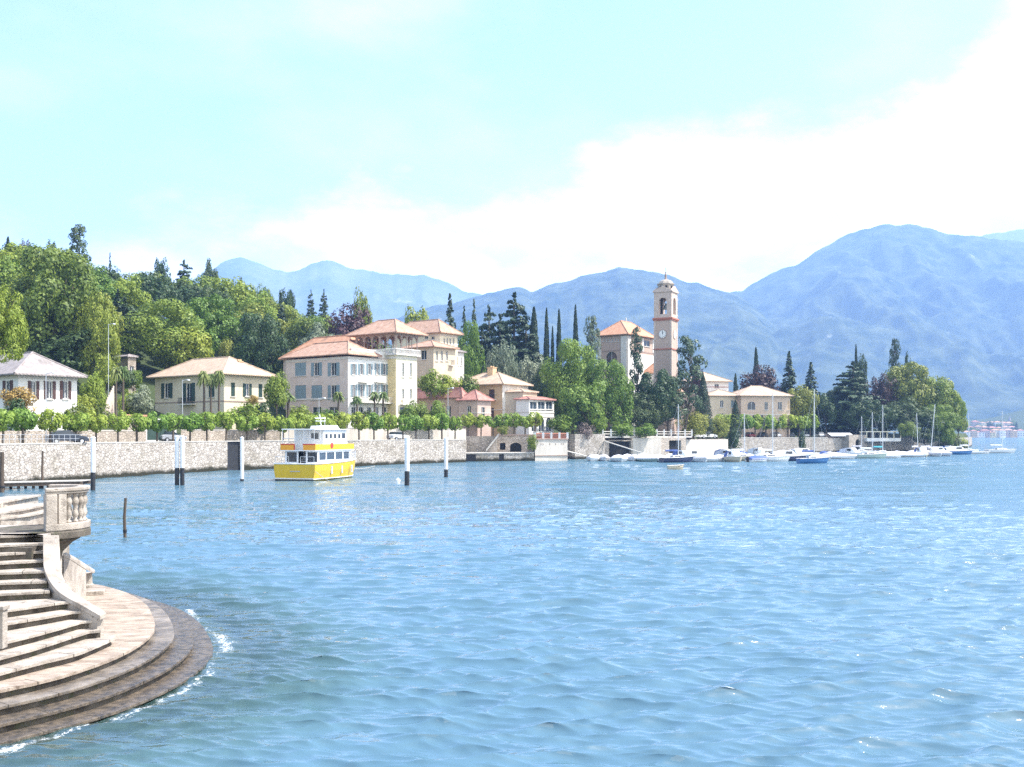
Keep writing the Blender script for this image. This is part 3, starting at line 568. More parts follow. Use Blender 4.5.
# ---------------------------------------------------------------- buildings
TH=R(53.6)
class House:
    def __init__(s,name,label,cat,px,D,pl,pr,ye,zb,wall,th=TH,group=None):
        s.C=Vector(((px-512)/F*D,D)); s.t=Vector((math.cos(th),math.sin(th))); s.a=Vector((-math.sin(th),math.cos(th)))
        s.W=s.solve(s.a,pl); s.L=s.solve(s.t,pr); s.ze=5+(434-ye)/F*D; s.zb=zb; s.D=D; s.wallm=wall
        s.root=E(name,label,cat,(s.C.x,s.C.y,0),th,group); s.op={'R':[], 'L':[]}; s.extra=[]
    def solve(s,d,px):
        k=(px-512)/F; return (k*s.C.y-s.C.x)/(d.x-k*d.y)
    def hit(s,f,px,py):
        d=s.t if f=='R' else s.a; u=s.solve(d,px); D=s.C.y+u*d.y; return u,5+(434-py)/F*D
    def fm(s,f):   # maps (u, depth outward, z) to local coordinates
        return (lambda u,o,z:(u,-o,z)) if f=='R' else (lambda u,o,z:(-o,u,z))
    def fbox(s,mb,f,u0,u1,o0,o1,z0,z1,mi=0):
        g=s.fm(f); a=g(u0,o0,z0); b=g(u1,o1,z1)
        mb.box(min(a[0],b[0]),max(a[0],b[0]),min(a[1],b[1]),max(a[1],b[1]),min(a[2],b[2]),max(a[2],b[2]),mi)
    def win(s,f,x0,x1,y0,y1,style='plain',sm=None,label=None):
        ua,zt=s.hit(f,x0,y0); ub,zb=s.hit(f,x1,y1); u0,u1=min(ua,ub),max(ua,ub); w_=u1-u0
        if style=='open': o0,o1=u0+w_*.27,u1-w_*.27
        else: o0,o1=u0,u1
        s.op[f].append((o0,o1,zb,zt,style))
        g=s.fm(f); R_=s.root
        if style=='closed':
            for a,b in((o0,(o0+o1)/2-.02),((o0+o1)/2+.02,o1)):
                m=MB(); s.fbox(m,f,a,b,-.10,-.05,zb,zt)
                k=zb+.12
                while k<zt-.1: s.fbox(m,f,a+.06,b-.06,-.05,-.03,k,k+.05); k+=.16
                m.build('shutter',sm or m_green,R_)
        else:
            fr=MB(); e=.07
            s.fbox(fr,f,o0,o0+e,-.2,-.12,zb,zt); s.fbox(fr,f,o1-e,o1,-.2,-.12,zb,zt)
            s.fbox(fr,f,o0+e,o1-e,-.2,-.12,zt-e,zt); s.fbox(fr,f,o0+e,o1-e,-.2,-.12,zb,zb+e)
            mid=(o0+o1)/2; s.fbox(fr,f,mid-.04,mid+.04,-.2,-.125,zb+e,zt-e)
            w0=fr.build('window',m_frame,R_)
            pn=MB(); s.fbox(pn,f,o0+e,o1-e,-.18,-.165,zb+e,zt-e); pn.build('pane',m_glass if style!='glass' else m_glassb,w0)
            if style=='open':
                for a,b in((u0-.02,o0-.03),(o1+.03,u1+.02)):
                    m=MB(); s.fbox(m,f,a,b,.012,.06,zb-.03,zt+.03)
                    k=zb+.1
                    while k<zt-.1: s.fbox(m,f,a+.06,b-.06,.06,.08,k,k+.05); k+=.16
                    m.build('shutter',sm or m_green,R_)
        if style not in('arch',):
            m=MB(); s.fbox(m,f,o0-.12,o1+.12,.004,.14,zb-.12,zb-.001); m.build('sill',m_trim,R_)
    def wall(s,bands=(),z1=None,arches=True):
        m=MB(); z1=z1 or s.ze
        for f,w_ in(('R',s.L),('L',s.W)):
            g=s.fm(f); us=sorted({0,w_,*[q for o in s.op[f] for q in(o[0],o[1]) if 0<q<w_]}); zs=sorted({s.zb,z1,*[q for o in s.op[f] for q in(o[2],o[3]) if s.zb<q<z1]})
            for a,b in zip(us[:-1],us[1:]):
                for c,d in zip(zs[:-1],zs[1:]):
                    mu,mz=(a+b)/2,(c+d)/2
                    if any(o[0]<mu<o[1] and o[2]<mz<o[3] for o in s.op[f]): continue
                    fc=[g(a,0,c),g(b,0,c),g(b,0,d),g(a,0,d)]
                    m.add(fc,[(0,1,2,3)] if f=='R' else [(3,2,1,0)])
            for o in s.op[f]:
                a,b,c,d=o[:4]; dp=-.3
                for q in([g(a,0,c),g(b,0,c),g(b,dp,c),g(a,dp,c)],[g(a,0,d),g(b,0,d),g(b,dp,d),g(a,dp,d)],[g(a,0,c),g(a,0,d),g(a,dp,d),g(a,dp,c)],[g(b,0,c),g(b,0,d),g(b,dp,d),g(b,dp,c)]): m.add(q,[(0,1,2,3)])
                if o[4]=='arch':
                    r=(b-a)/2; n=8; zc=d-r; cx=(a+b)/2
                    for i in range(n):
                        t0=math.pi*i/n;t1=math.pi*(i+1)/n
                        p0=(cx+r*math.cos(t0),zc+r*math.sin(t0));p1=(cx+r*math.cos(t1),zc+r*math.sin(t1))
                        m.add([g(p0[0],0,p0[1]),g(p1[0],0,p1[1]),g(p1[0],0,d),g(p0[0],0,d)],[(0,1,2,3)])
                        m.add([g(p0[0],0,p0[1]),g(p1[0],0,p1[1]),g(p1[0],-.3,p1[1]),g(p0[0],-.3,p0[1])],[(0,1,2,3)])
        L_,W_=s.L,s.W
        m.add([(L_,0,s.zb),(L_,W_,s.zb),(L_,W_,z1),(L_,0,z1)],[(0,1,2,3)]); m.add([(0,W_,s.zb),(L_,W_,s.zb),(L_,W_,z1),(0,W_,z1)],[(3,2,1,0)])
        m.add([(0,0,z1-.02),(L_,0,z1-.02),(L_,W_,z1-.02),(0,W_,z1-.02)],[(0,1,2,3)])
        m.build('wall',s.wallm,s.root)
        for z,h,mm in bands:
            b=MB(); s.fbox(b,'R',-.06,s.L+.06,.003,.07,z,z+h); s.fbox(b,'L',.0,s.W+.06,.003,.07,z,z+h); b.build('cornice',mm,s.root)
    def hip(s,yr,m,over=.6,ridge=None,x0=0,y0=0,L_=None,W_=None,ze=None,zr=None,name='roof',ridge_off=0):
        L_=L_ or s.L; W_=W_ or s.W; ze=ze or s.ze; zr=zr or (5+(434-yr)/F*(s.D+.4*(L_+W_)))
        return hip(s.root,x0,y0,L_,W_,ze,zr,m,over,name)
    def chimney(s,roof,x,y,z0,h=1.4,w_=.7):
        m=MB(); m.box(x-w_/2,x+w_/2,y-w_/2,y+w_/2,z0-1.2,z0+h); m.box(x-w_/2-.1,x+w_/2+.1,y-w_/2-.1,y+w_/2+.1,z0+h+.001,z0+h+.12)
        for i in(-1,1): m.box(x+i*w_*.28-.12,x+i*w_*.28+.12,y-.15,y+.15,z0+h+.121,z0+h+.4)
        m.build('chimney',m_plaster_orange,roof)
    def balcony(s,f,x0,x1,y,depth=.9,m=None,solid=False):
        ua,z=s.hit(f,x0,y); ub,_=s.hit(f,x1,y); u0,u1=min(ua,ub),max(ua,ub); b=MB()
        s.fbox(b,f,u0,u1,.003,depth,z-.18,z); bo=b.build('balcony',m_trim,s.root)
        r=MB(); s.fbox(r,f,u0,u1,depth-.08,depth-.02,z+.92,z+.98)
        if solid: s.fbox(r,f,u0,u1,depth-.1,depth-.001,z,z+.9)
        else:
            k=u0
            while k<=u1: s.fbox(r,f,k,k+.04,depth-.07,depth-.03,z,z+.92); k+=.22
            for q in(u0,u1-.04): s.fbox(r,f,q,q+.04,.02,depth-.08,z+.92,z+.97)
        r.build('railing',m or m_black,bo)
def hip(parent,x0,y0,L_,W_,ze,zr,m,over=.6,name='roof'):
    a,b=x0-over,x0+L_+over; c,d=y0-over,y0+W_+over; h=min(b-a,d-c)/2; mb=MB(); t=.16
    if (b-a)>=(d-c): r0=(a+h,(c+d)/2); r1=(b-h,(c+d)/2)
    else: r0=((a+b)/2,c+h); r1=((a+b)/2,d-h)
    if abs(r0[0]-r1[0])+abs(r0[1]-r1[1])<.05: r1=(r1[0]+.03,r1[1]+.03)
    V=[(a,c,ze),(b,c,ze),(b,d,ze),(a,d,ze),(a,c,ze+t),(b,c,ze+t),(b,d,ze+t),(a,d,ze+t),(*r0,zr),(*r1,zr)]
    fs=[(3,2,1,0),(0,1,5,4),(1,2,6,5),(2,3,7,6),(3,0,4,7)]
    if (b-a)>=(d-c): fs+=[(4,5,9,8),(6,7,8,9),(5,6,9),(7,4,8)]
    else: fs+=[(4,5,8),(6,7,9),(5,6,9,8),(7,4,8,9)]
    mb.add(V,fs)
    for p,q in((4,8),(5,9 if (b-a)>=(d-c) else 8),(6,9),(7,8 if (b-a)>=(d-c) else 9),(8,9)): mb.tube(Vector(V[p])+Vector((0,0,.03)),Vector(V[q])+Vector((0,0,.03)),.11,.11,6)
    return mb.build(name,m,parent)
# 1 white house at the left edge
h=House('white_house','white two storey house with grey hipped roof and brown shutters at the left edge','house',18,118,-45,77,375,3.5,m_plaster_white)
for a,b in((28,39),(44,55.5),(60,71)): h.win('R',a,b,381,399,'open',m_brownsh)
for a,b in((3,13),(-14,-4)): h.win('L',a,b,381,399,'open',m_brownsh)
h.win('R',64,69,412,424); h.win('R',48,53,412,424)
h.wall(bands=((11.6,.25,m_trim),)); r=h.hip(355,m_roof_g,.9)
# 2 cream house
h=House('cream_house','cream square villa with low pyramid tile roof and dark green shutters behind two palms','house',224,157,155,269,374.5,4.5,m_plaster_cream)
h.win('L',161.5,172.5,383.5,398,'open'); h.win('L',183,195,383.5,404,'open'); h.win('L',208.5,214.5,380,397,'closed')
h.win('R',231,235,382.5,396.5,'closed'); h.win('R',243,251.5,383.5,396.5,'open'); h.win('R',258.5,262.5,384,397.5,'closed')
h.balcony('L',182,196,404); h.wall(bands=((10.1,.18,m_dtrim),)); r=h.hip(356.5,m_roof_b,1.0,zr=17.6); h.chimney(r,5.5,3.2,15.9,.9); h.chimney(r,6,12,15.7,.5,.4)
# 3 hotel
h=House('grand_hotel','large rose hotel with sunlit white lake front, blue grey shutters and red tile hip roof','hotel',348,175,286,388.5,356,5,m_plaster_rose)
for a,b in((295,306),(311.3,322),(328,339.5)):
    h.win('L',a,b,363,375.5,'open' if a>300 else 'closed',m_blue); h.win('L',a,b,385.5,399.5,'open' if a>320 else 'closed',m_blue)
    h.win('L',a+1,b-1,407,418,'plain')
for a,b in((350.5,356.8),(358,364.5),(366.3,372.3),(374.6,379.5),(381,387.6)):
    h.win('R',a,b,363.5,375,'open',m_blue); h.win('R',a,b,384.5,398,'open',m_blue); h.win('R',a+1,b-1,407,420,'plain')
h.balcony('R',358,367,381.5,.8,m_trim,True); h.balcony('R',374,383,381.5,.8,m_trim,True); h.balcony('R',350,388,401.5,1.3,m_trim)
h.wall(bands=((18.2,.35,m_trim),(11.2,.25,m_trim)))
# sunlight put into the lake-side colour: a thin white skin split round the openings
wf=MB(); us=sorted({0,h.L,*[q for o in h.op['R'] for q in o[:2]]}); zs=sorted({h.zb,18.2,*[q for o in h.op['R'] for q in o[2:4]]})
for a,b in zip(us[:-1],us[1:]):
    for c_,d_ in zip(zs[:-1],zs[1:]):
        if any(o[0]<(a+b)/2<o[1] and o[2]<(c_+d_)/2<o[3] for o in h.op['R']): continue
        wf.add([(a,-.004,c_),(b,-.004,c_),(b,-.004,d_),(a,-.004,d_)],[(0,1,2,3)])
wf.build('sunlit_white_facade',m_plaster_white,h.root)
r=hip(h.root,0,0,7.2,h.W,18.9,21.7,m_roof,.7); m=MB(); m.box(1.2,h.L+.2,.35,.6,18.9,20.05); m.box(1.1,h.L+.25,.25,.7,20.051,20.18); m.build('parapet',m_plaster_white,h.root); m=MB(); m.box(6,h.L,.3,8,18.72,19.0); m.build('terrace_floor',m_trim,h.root); r2=hip(h.root,7,6.5,9,19,19.5,23.9,m_roof_o,.5,'rear_roof')
m=MB(); m.box(7.2,15.8,6.7,25.3,5,19.5); m.build('rear_wing',m_plaster_rose,h.root)

f=MB(); 
# tower block with the loggia
h=House('loggia_tower','tall pale yellow tower block with roof loggia of arches under a red tile roof','tower',396,181.8,356.5,417,354.8,5,m_plaster_pale)
for a,b in((402,404.3),(409.7,412)): h.win('R',a,b,363,377,'plain'); h.win('R',a,b,389,400,'plain')
h.win('R',400,414,407,418,'plain'); h.balcony('R',400,414,404,.7,m_trim,True)
h.wall(bands=((18.75,.3,m_trim),)); s=h
sf=MB(); h.fbox(sf,'L',0,h.W,.003,.02,5,18.7); sf.build('shaded_side',m_plaster_yellow,h.root)  # deeper yellow skin puts this side's shade into the colour
zf=s.ze+.05; L_,W_=s.L,s.W
m=MB(); m.box(-.5,L_+.5,-.5,W_+.5,s.ze,zf+.25); m.build('terrace_floor',m_trim,s.root)
zt=5+(434-334)/F*183; bz=zf+.25
def arcade(mb,pts_n,p0,p1,z0,z1,col_r=.11,th=.25):
    p0=Vector(p0);p1=Vector(p1); d=(p1-p0); n=pts_n; st_=d/n; u=d.normalized(); nn=Vector((u.y,-u.x)); r=st_.length/2-.16; zc=z1-r-.35
    for i in range(n+1):
        q=p0+st_*i; mb.tube((q.x,q.y,z0),(q.x,q.y,zc),col_r,col_r*.85,8); 
        MM=Matrix.Translation((q.x,q.y,0))@Matrix.Rotation(math.atan2(u.y,u.x),4,'Z'); mb.box(-.19,.19,-.16,.16,zc,zc+.16,0,MM); mb.box(-.18,.18,-.16,.16,z0,z0+.15,0,MM)
    for i in range(n):
        c_=p0+st_*(i+.5); k=8
        for j in range(k):
            t0=math.pi*j/k;t1=math.pi*(j+1)/k
            a=[c_+u*(r*math.cos(t0)),c_+u*(r*math.cos(t1))]; za=[zc+.16+r*math.sin(t0),zc+.16+r*math.sin(t1)]
            for off in(-th/2,th/2):
                o_=nn*off; mb.add([(a[0].x+o_.x,a[0].y+o_.y,za[0]),(a[1].x+o_.x,a[1].y+o_.y,za[1]),(a[1].x+o_.x,a[1].y+o_.y,z1),(a[0].x+o_.x,a[0].y+o_.y,z1)],[(0,1,2,3)])
            o_=nn*th/2; mb.add([(a[0].x+o_.x,a[0].y+o_.y,za[0]),(a[1].x+o_.x,a[1].y+o_.y,za[1]),(a[1].x-o_.x,a[1].y-o_.y,za[1]),(a[0].x-o_.x,a[0].y-o_.y,za[0])],[(0,1,2,3)])
    for i in range(n+1):
        q=p0+st_*i; MM=Matrix.Translation((q.x,q.y,0))@Matrix.Rotation(math.atan2(u.y,u.x),4,'Z'); mb.box(-.165,.165,-th/2+.001,th/2-.001,zc+.161,z1,0,MM)
m_log=mat('loggia_timber',(.36,.27,.23),(.48,.38,.32),scale=2)
for n_,a,b in((5,(0,W_),(0,0)),(4,(0,0),(L_,0)),(5,(L_,0),(L_,W_)),(4,(L_,W_),(0,W_))):
    m=MB(); arcade(m,n_,a,b,bz,zt); m.build('arcade',m_log,s.root)
r=hip(s.root,0,0,L_,W_,zt,5+(434-320)/F*187,m_roof,1.5)
m=MB()
for a,b in(((-.4,W_),(-.4,-.4)),((-.4,-.4),(L_+.4,-.4))):
    A=Vector(a);B=Vector(b); n_=int((B-A).length/.3)
    for i in range(n_+1):
        q=A.lerp(B,i/n_); m.tube((q.x,q.y,bz),(q.x,q.y,bz+.75),.06,.06,6)
    u=(B-A); MM=Matrix.Translation((A.x,A.y,0))@Matrix.Rotation(math.atan2(u.y,u.x),4,'Z'); m.box(0,u.length,-.1,.1,bz+.75,bz+.9,0,MM)
m.build('balustrade',m_plaster_white,s.root)
# 4 villa behind
h=House('upper_villa','cream and white villa on the slope with two red hipped roofs behind the tower block','villa',440,214,392,457.5,333,9,m_plaster_pale)
h.win('L',424.5,428,336,339,'plain'); h.win('L',431,434.5,336.5,339.5,'plain')
for a in(443.5,446.5,449.5,452.8): h.win('R',a,a+1.8,338,345,'plain'); h.win('R',a,a+1.8,353,362,'plain')
h.wall(bands=((26.1,.3,m_trim),)); r=h.hip(321,m_roof,1.0,zr=30.0); h.chimney(r,3,3,28.2,1.2)
h2=House('villa_wing','lower cream wing with dark square window in front of the upper villa','villa',433.5,205,405,455.5,347,8,m_plaster_beige)
h2.win('L',421,426.5,350.5,359.5,'plain'); 
for a in(436,441,446): h2.win('R',a,a+2,351,361,'plain')
h2.balcony('R',449,453,365,.6); h2.wall(bands=((14.5,.2,m_trim),)); h2.hip(338,m_roof,.7,zr=24.6)
h3=House('villa_annex','narrow white annex with shallow grey roof on the right end of the upper villa','annex',456,222,450,464,352,9,m_plaster_white)
h3.win('R',457,458.6,357,366);h3.win('R',460.5,462,357,366); h3.wall(); h3.hip(348,m_roof_g,.5,zr=23.8)
# 5 pink row
h=House('pink_building','long low pink building with dark red hipped roof between tower and orange house','building',462,196,412,466,398,4,m_plaster_pink)
for a,b in((419,423),(430,434),(446.5,451)): h.win('L',a,b,406,417,'plain')
h.wall(); h.hip(389,m_roof_r,.6,zr=14.1)
h=House('pink_pavilion','small square pink pavilion with dark red tile roof beside the long pink building','building',477.5,193,459,491,400.5,4,m_plaster_pink)
h.win('L',467,471,406,417,'plain'); h.win('R',481.5,485,407,417.5,'plain'); h.wall(bands=((9.0,.15,m_trim),)); h.hip(391,m_roof_r,.5,zr=13.6)
# 6 orange house
h=House('orange_house','orange house with sunlit white lake front and buff hipped roof with one chimney','house',502.5,205,454,528,384.5,4,m_plaster_orange)
h.win('L',489,494.5,389.5,398.5,'closed',m_brownsh); h.win('L',490,494,408,419,'closed',m_brownsh); h.win('L',465,471,390,393,'plain')
for a in(506.5,514,521.5): h.win('R',a,a+3,390.5,402,'closed',m_brownsh); h.win('R',a,a+3,408,421.5,'closed',m_brownsh)
h.balcony('L',487,497,399.5); h.wall(bands=((9.9,.15,m_trim),))
wf=MB(); us=sorted({0,h.L,*[q for o in h.op['R'] for q in o[:2]]}); zs=sorted({h.zb,h.ze-.05,*[q for o in h.op['R'] for q in o[2:4]]})
for a,b in zip(us[:-1],us[1:]):
    for c_,d_ in zip(zs[:-1],zs[1:]):
        if any(o[0]<(a+b)/2<o[1] and o[2]<(c_+d_)/2<o[3] for o in h.op['R']): continue
        wf.add([(a,-.004,c_),(b,-.004,c_),(b,-.004,d_),(a,-.004,d_)],[(0,1,2,3)])
wf.build('sunlit_white_facade',m_plaster_white,h.root)  # sunlight on the lake front put into a white skin
r=h.hip(374,m_roof_b,.9,zr=18.0); h.chimney(r,h.L*.45,h.W*.45,17.7,1.3,1.4)
h=House('veranda_house','small white lakeside house with glazed upper veranda above three arches','house',529,201,516,554,399.5,4.5,m_plaster_white)
h.win('R',530,537,401.5,409.5,'glass'); h.win('R',538,545,401.5,409.5,'glass'); h.win('R',546,552.5,401.5,409.5,'glass')
for a in(531.5,538.8,546): h.win('R',a,a+5.5,417.5,431.5,'arch')
h.wall(bands=((9.3,.2,m_trim),(8.4,.15,m_trim))); h.hip(396,m_roof_r,.4,zr=12.6)
m=MB(); m.box(1,6,2.2,7,4.5,13.5); m.build('rear_block',m_plaster_beige,h.root); hip(h.root,1,2.2,5,4.8,13.5,14.3,m_roof_b,.3,'rear_roof')
# 7 church and bell tower
h=House('church','tall brick and plaster church with orange tile hipped roof beside the bell tower','church',627,243,598,653.5,334.5,7,m_brick)
for i in range(9): h.win('L',600+i*2.9,601.4+i*2.9,338.5,341.5,'plain')
h.win('L',606,617,352,368,'arch'); h.win('R',644,650,340,347,'plain')
h.wall(bands=((29.0,.35,m_dtrim),(25.3,.3,m_dtrim),(18,.25,m_trim)))
q=MB(); h.fbox(q,'R',0,1.5,.02,.25,7,28.9); h.fbox(q,'L',0,1.6,.02,.25,7,28.9); h.fbox(q,'L',h.W-1,h.W,.02,.25,7,28.9); q.build('corner_pilaster',m_trim,h.root)
q=MB(); h.fbox(q,'R',1.8,h.L,.012,.1,7,24.8); h.fbox(q,'R',7.5,8.1,.012,.12,25.6,28.9);h.fbox(q,'R',h.L-.6,h.L,.012,.12,25.6,28.9); q.build('white_panel',m_plaster_white,h.root)
r=h.hip(323.5,m_roof_o,.8,zr=33.2)
m=MB(); m.lathe([(.15,0),(.15,.8),(.02,1.3)],(h.L/2,h.W/2,33.0),8); m.build('finial',m_trim,r)
m=MB(); m.box(h.L-5,h.L+2,-5,-.1,7,20.0); m.build('apse',m_plaster_white,h.root); hip(h.root,h.L-5,-5,7,4.9,20.0,23.5,m_roof_o,.5,'apse_roof')
m_belf=mat('belfry_stone',(.46,.355,.29),(.58,.47,.39),scale=1.6,detail=9,bump=.2,spot=((.36,.27,.22),1.2,.58))
t=E('bell_tower','tall slender brick bell tower with clock and open arched belfry','bell tower',W(671.5,434,235).xy.to_3d(),R(62))
S=4.35; zc=31.8
m=MB(); m.box(0,S,0,S,5,zc); m.build('shaft',m_brick,t)
m=MB()
for z in(24.9,zc-.0): m.box(-.18,S+.18,-.18,S+.18,z+.001,z+.3)
m.box(-.32,S+.32,-.32,S+.32,zc+.302,zc+.65); m.build('cornice',mat('brick_cornice',(.38,.12,.08),(.45,.2,.14),scale=3),t)
m=MB()
for x,y in((0,0),(S-.42,0),(0,S-.42),(S-.42,S-.42)): m.box(x-.06,x+.48,y-.06,y+.48,5.1,24.89); m.box(x-.05,x+.47,y-.05,y+.47,25.22,zc-.01)
m.build('corner_strip',m_belf,t)
m=MB(); z0,z1=zc+.66,38.6
m.box(0,S,0,S,z0,33.3)
def belface(f):
    g=(lambda u,o,z:(u,-o,z)) if f==0 else ((lambda u,o,z:(-o,u,z)) if f==1 else ((lambda u,o,z:(u,S+o,z)) if f==2 else (lambda u,o,z:(S+o,u,z))))
    def fb(u0,u1,o0,o1,za,zb):
        a=g(u0,o0,za);b=g(u1,o1,zb); m.box(min(a[0],b[0]),max(a[0],b[0]),min(a[1],b[1]),max(a[1],b[1]),za,zb)
    r_=1.0; zs_=36.2; cx=S/2; n=10
    for j in range(n):
        t0=math.pi*j/n;t1=math.pi*(j+1)/n
        for o_ in(0,-.55):
            m.add([g(cx+r_*math.cos(t0),o_,zs_+r_*math.sin(t0)),g(cx+r_*math.cos(t1),o_,zs_+r_*math.sin(t1)),g(cx+r_*math.cos(t1),o_,z1),g(cx+r_*math.cos(t0),o_,z1)],[(0,1,2,3)])
        m.add([g(cx+r_*math.cos(t0),0,zs_+r_*math.sin(t0)),g(cx+r_*math.cos(t1),0,zs_+r_*math.sin(t1)),g(cx+r_*math.cos(t1),-.55,zs_+r_*math.sin(t1)),g(cx+r_*math.cos(t0),-.55,zs_+r_*math.sin(t0))],[(0,1,2,3)])
    # gable over each face
    for o_,hh in((.22,.0),):
        A=[g(-.25,o_,38.5),g(S+.25,o_,38.5),g(S+.25,o_,38.8),g(S/2,o_,40.0),g(-.25,o_,38.8)]; B=[g(-.25,-.3,38.5),g(S+.25,-.3,38.5),g(S+.25,-.3,38.8),g(S/2,-.3,40.0),g(-.25,-.3,38.8)]
        m.add(A+B,[(0,1,2,3,4),(9,8,7,6,5),(0,5,6,1),(1,6,7,2),(2,7,8,3),(3,8,9,4),(4,9,5,0)])
for f in range(4): belface(f)
cw=S/2-1.0
for x,y in((0,0),(S-cw,0),(0,S-cw),(S-cw,S-cw)): m.box(x,x+cw,y,y+cw,33.301,z1)
m.box(.3,S-.3,.3,S-.3,z1-.4,38.9)
m.build('belfry',m_belf,t)
m=MB(); m.box(.9,S-.9,S-.95,S-.9,33.3,38.2); m.build('belfry_shade_sheet',m_dark,t)  # added dark sheet stands for the shade inside the belfry
m=MB(); m.lathe([(.75,0),(.7,.15),(.5,.5),(.42,.95),(.25,1.2),(.05,1.3)],(S/2,S/2,34.6),16); m.tube((S/2-1.1,S/2,36.0),(S/2+1.1,S/2,36.0),.1); m.build('bell',mat('bell_bronze',(.25,.28,.26),rough=.5,metal=.5),t)
m=MB(); n8=8; m.lathe([(1.95,0),(1.95,1.5),(2.15,1.55),(2.15,1.8),(1.9,1.85),(1.5,2.4),(.8,2.75),(.2,2.9)],(S/2,S/2,38.9),8); m.build('drum',mat('dome_stone',(.30,.26,.22),(.42,.37,.31),scale=2),t)
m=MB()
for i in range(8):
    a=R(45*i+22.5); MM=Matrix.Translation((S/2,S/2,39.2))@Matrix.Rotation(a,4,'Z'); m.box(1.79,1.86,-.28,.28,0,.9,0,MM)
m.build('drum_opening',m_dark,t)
m=MB(); m.lathe([(.3,0),(.32,.3),(.2,.5),(.26,1.0),(.2,1.4),(.1,1.5),(.15,1.65),(.12,1.85),(.02,1.95)],(S/2,S/2,41.7),10); m.tube((S/2,S/2,43.5),(S/2,S/2,44.6),.04); m.tube((S/2-.3,S/2,44.2),(S/2+.3,S/2,44.2),.03); m.build('statue',m_dtrim,t)
def clock(parent,g,cz):
    c=MB(); n=24
    ringv=[g(S/2+1.12*math.cos(2*math.pi*i/n),.1,cz+1.12*math.sin(2*math.pi*i/n)) for i in range(n)]; back=[g(S/2+1.12*math.cos(2*math.pi*i/n),.005,cz+1.12*math.sin(2*math.pi*i/n)) for i in range(n)]
    c.add(ringv+back,[tuple(range(n))]+[(i,(i+1)%n,n+(i+1)%n,n+i) for i in range(n)]); ck=c.build('clock_rim',m_dtrim,parent)
    c=MB(); v=[g(S/2+.93*math.cos(2*math.pi*i/n),.115,cz+.93*math.sin(2*math.pi*i/n)) for i in range(n)]; c.add(v,[tuple(range(n))]); c.build('dial',m_plaster_white,ck)
    c=MB()
    def bar(a,r0,r1,w_):
        dx,dz=math.sin(a),math.cos(a); px_,pz_=dz,-dx
        c.add([g(S/2+dx*r0+px_*w_,.125,cz+dz*r0+pz_*w_),g(S/2+dx*r1+px_*w_,.125,cz+dz*r1+pz_*w_),g(S/2+dx*r1-px_*w_,.125,cz+dz*r1-pz_*w_),g(S/2+dx*r0-px_*w_,.125,cz+dz*r0-pz_*w_)],[(0,1,2,3)])
    for i in range(12): bar(2*math.pi*i/12,.68,.88,.05)
    bar(R(-2),-.1,.72,.05); bar(R(10),-.1,.5,.07); c.build('clock_hands',m_black,ck)
clock(t,lambda u,o,z:(-o,S-u,z),28.6); clock(t,lambda u,o,z:(u,-o,z),28.6)
# 9 right villa
t15=R(12)
h=House('peach_villa','long peach villa with pale hipped roof and arched loggia window behind the clipped trees','villa',741,262,738,790,396,4,m_villa,t15)
h.W=11
h.win('R',747.5,755.5,401.5,410,'arch'); h.win('R',764.5,768,402,410,'plain'); h.win('R',778,782,402,410,'plain'); h.win('R',787.5,789.5,401,410,'closed',m_plaster_orange)
for a in(746,752.5,759): h.win('R',a,a+4.5,414.5,421,'arch')
h.wall(bands=((10.0,.2,m_trim),)); h.hip(387,m_roof_b,.8,zr=17.9)
h=House('grey_cream_wing','pale cream wing with small windows joined to the left of the peach villa','villa',710,263,707,741,396,4,m_plaster_beige,t15); h.W=9
h.win('R',720,723.5,400.5,407.5,'plain'); h.win('R',720,723.5,413.5,420,'plain'); h.win('R',731,734,400.5,407.5,'closed',m_blue); h.wall(); h.hip(389,m_roof_b,.6,zr=16.9)
h=House('hill_villa','pale house with buff hipped roof and one small window rising behind the cream wing','house',693,275,690,728.5,381.5,4,m_plaster_white,t15); h.W=10
h.win('R',714.5,719,384,388,'plain'); h.wall(bands=((17.9,.2,m_roof_r),)); h.hip(370,m_roof_b,.9,zr=22.3)
h=House('pink_cottage','salmon pink house wall partly hidden behind the pine below the bell tower','house',676,238,670,695,392.5,4,m_plaster_pink,t15); h.W=8
h.win('R',680,683,398,405,'plain'); h.wall(); h.hip(386,m_roof,.5,zr=16)
# ---------------------------------------------------------------- quay walls and waterfront
def along(p0,p1,off,z0,z1,th,step=6.0,mb=None):
    mb=mb or MB(); n=max(1,int(abs(p1-p0)/step)); q=[p0+(p1-p0)*i/n for i in range(n+1)]
    secs=[]
    for p in q:
        a=W(p,434,coast(p)+off); b=W(p,434,coast(p)+off+th); secs.append([(a.x,a.y,z0),(b.x,b.y,z0),(b.x,b.y,z1),(a.x,a.y,z1)])
    mb.loft(secs,close=True); return mb
qw=E('quay_wall','long pale rubble stone quay wall rising from the lake below the road','wall',(-40,130,0))
world_child(along(-290,227.5,0,-3.1,3.95,.5).build('wall_face',m_stone,qw)); world_child(along(240,466,0,-3.1,3.95,.5).build('wall_face',m_stone,qw)); world_child(along(227.5,240,.25,-3.1,3.95,.25,3).build('gate_panel',m_black,qw))
world_child(along(-290,466,-.06,3.951,4.08,.66).build('coping',m_cop,qw))
gw=E('garden_wall','lower stone garden wall with coping on the far side of the road','wall',(-40,140,0))
world_child(along(88,146,10.2,3.8,5.35,.5).build('wall_face',m_stone2,gw)); world_child(along(181,280,10.2,3.8,5.5,.5).build('wall_face',m_stone2,gw)); world_child(along(88,146,10.15,5.351,5.5,.6).build('coping',m_cop,gw)); world_child(along(181,280,10.15,5.501,5.65,.6).build('coping',m_cop,gw))
g2=E('roadside_wall','pale stone roadside wall running left behind the parked dark car','wall',(-45,115,0))
world_child(along(-200,88,10.0,3.8,5.35,.5).build('wall_face',m_stone2,g2))
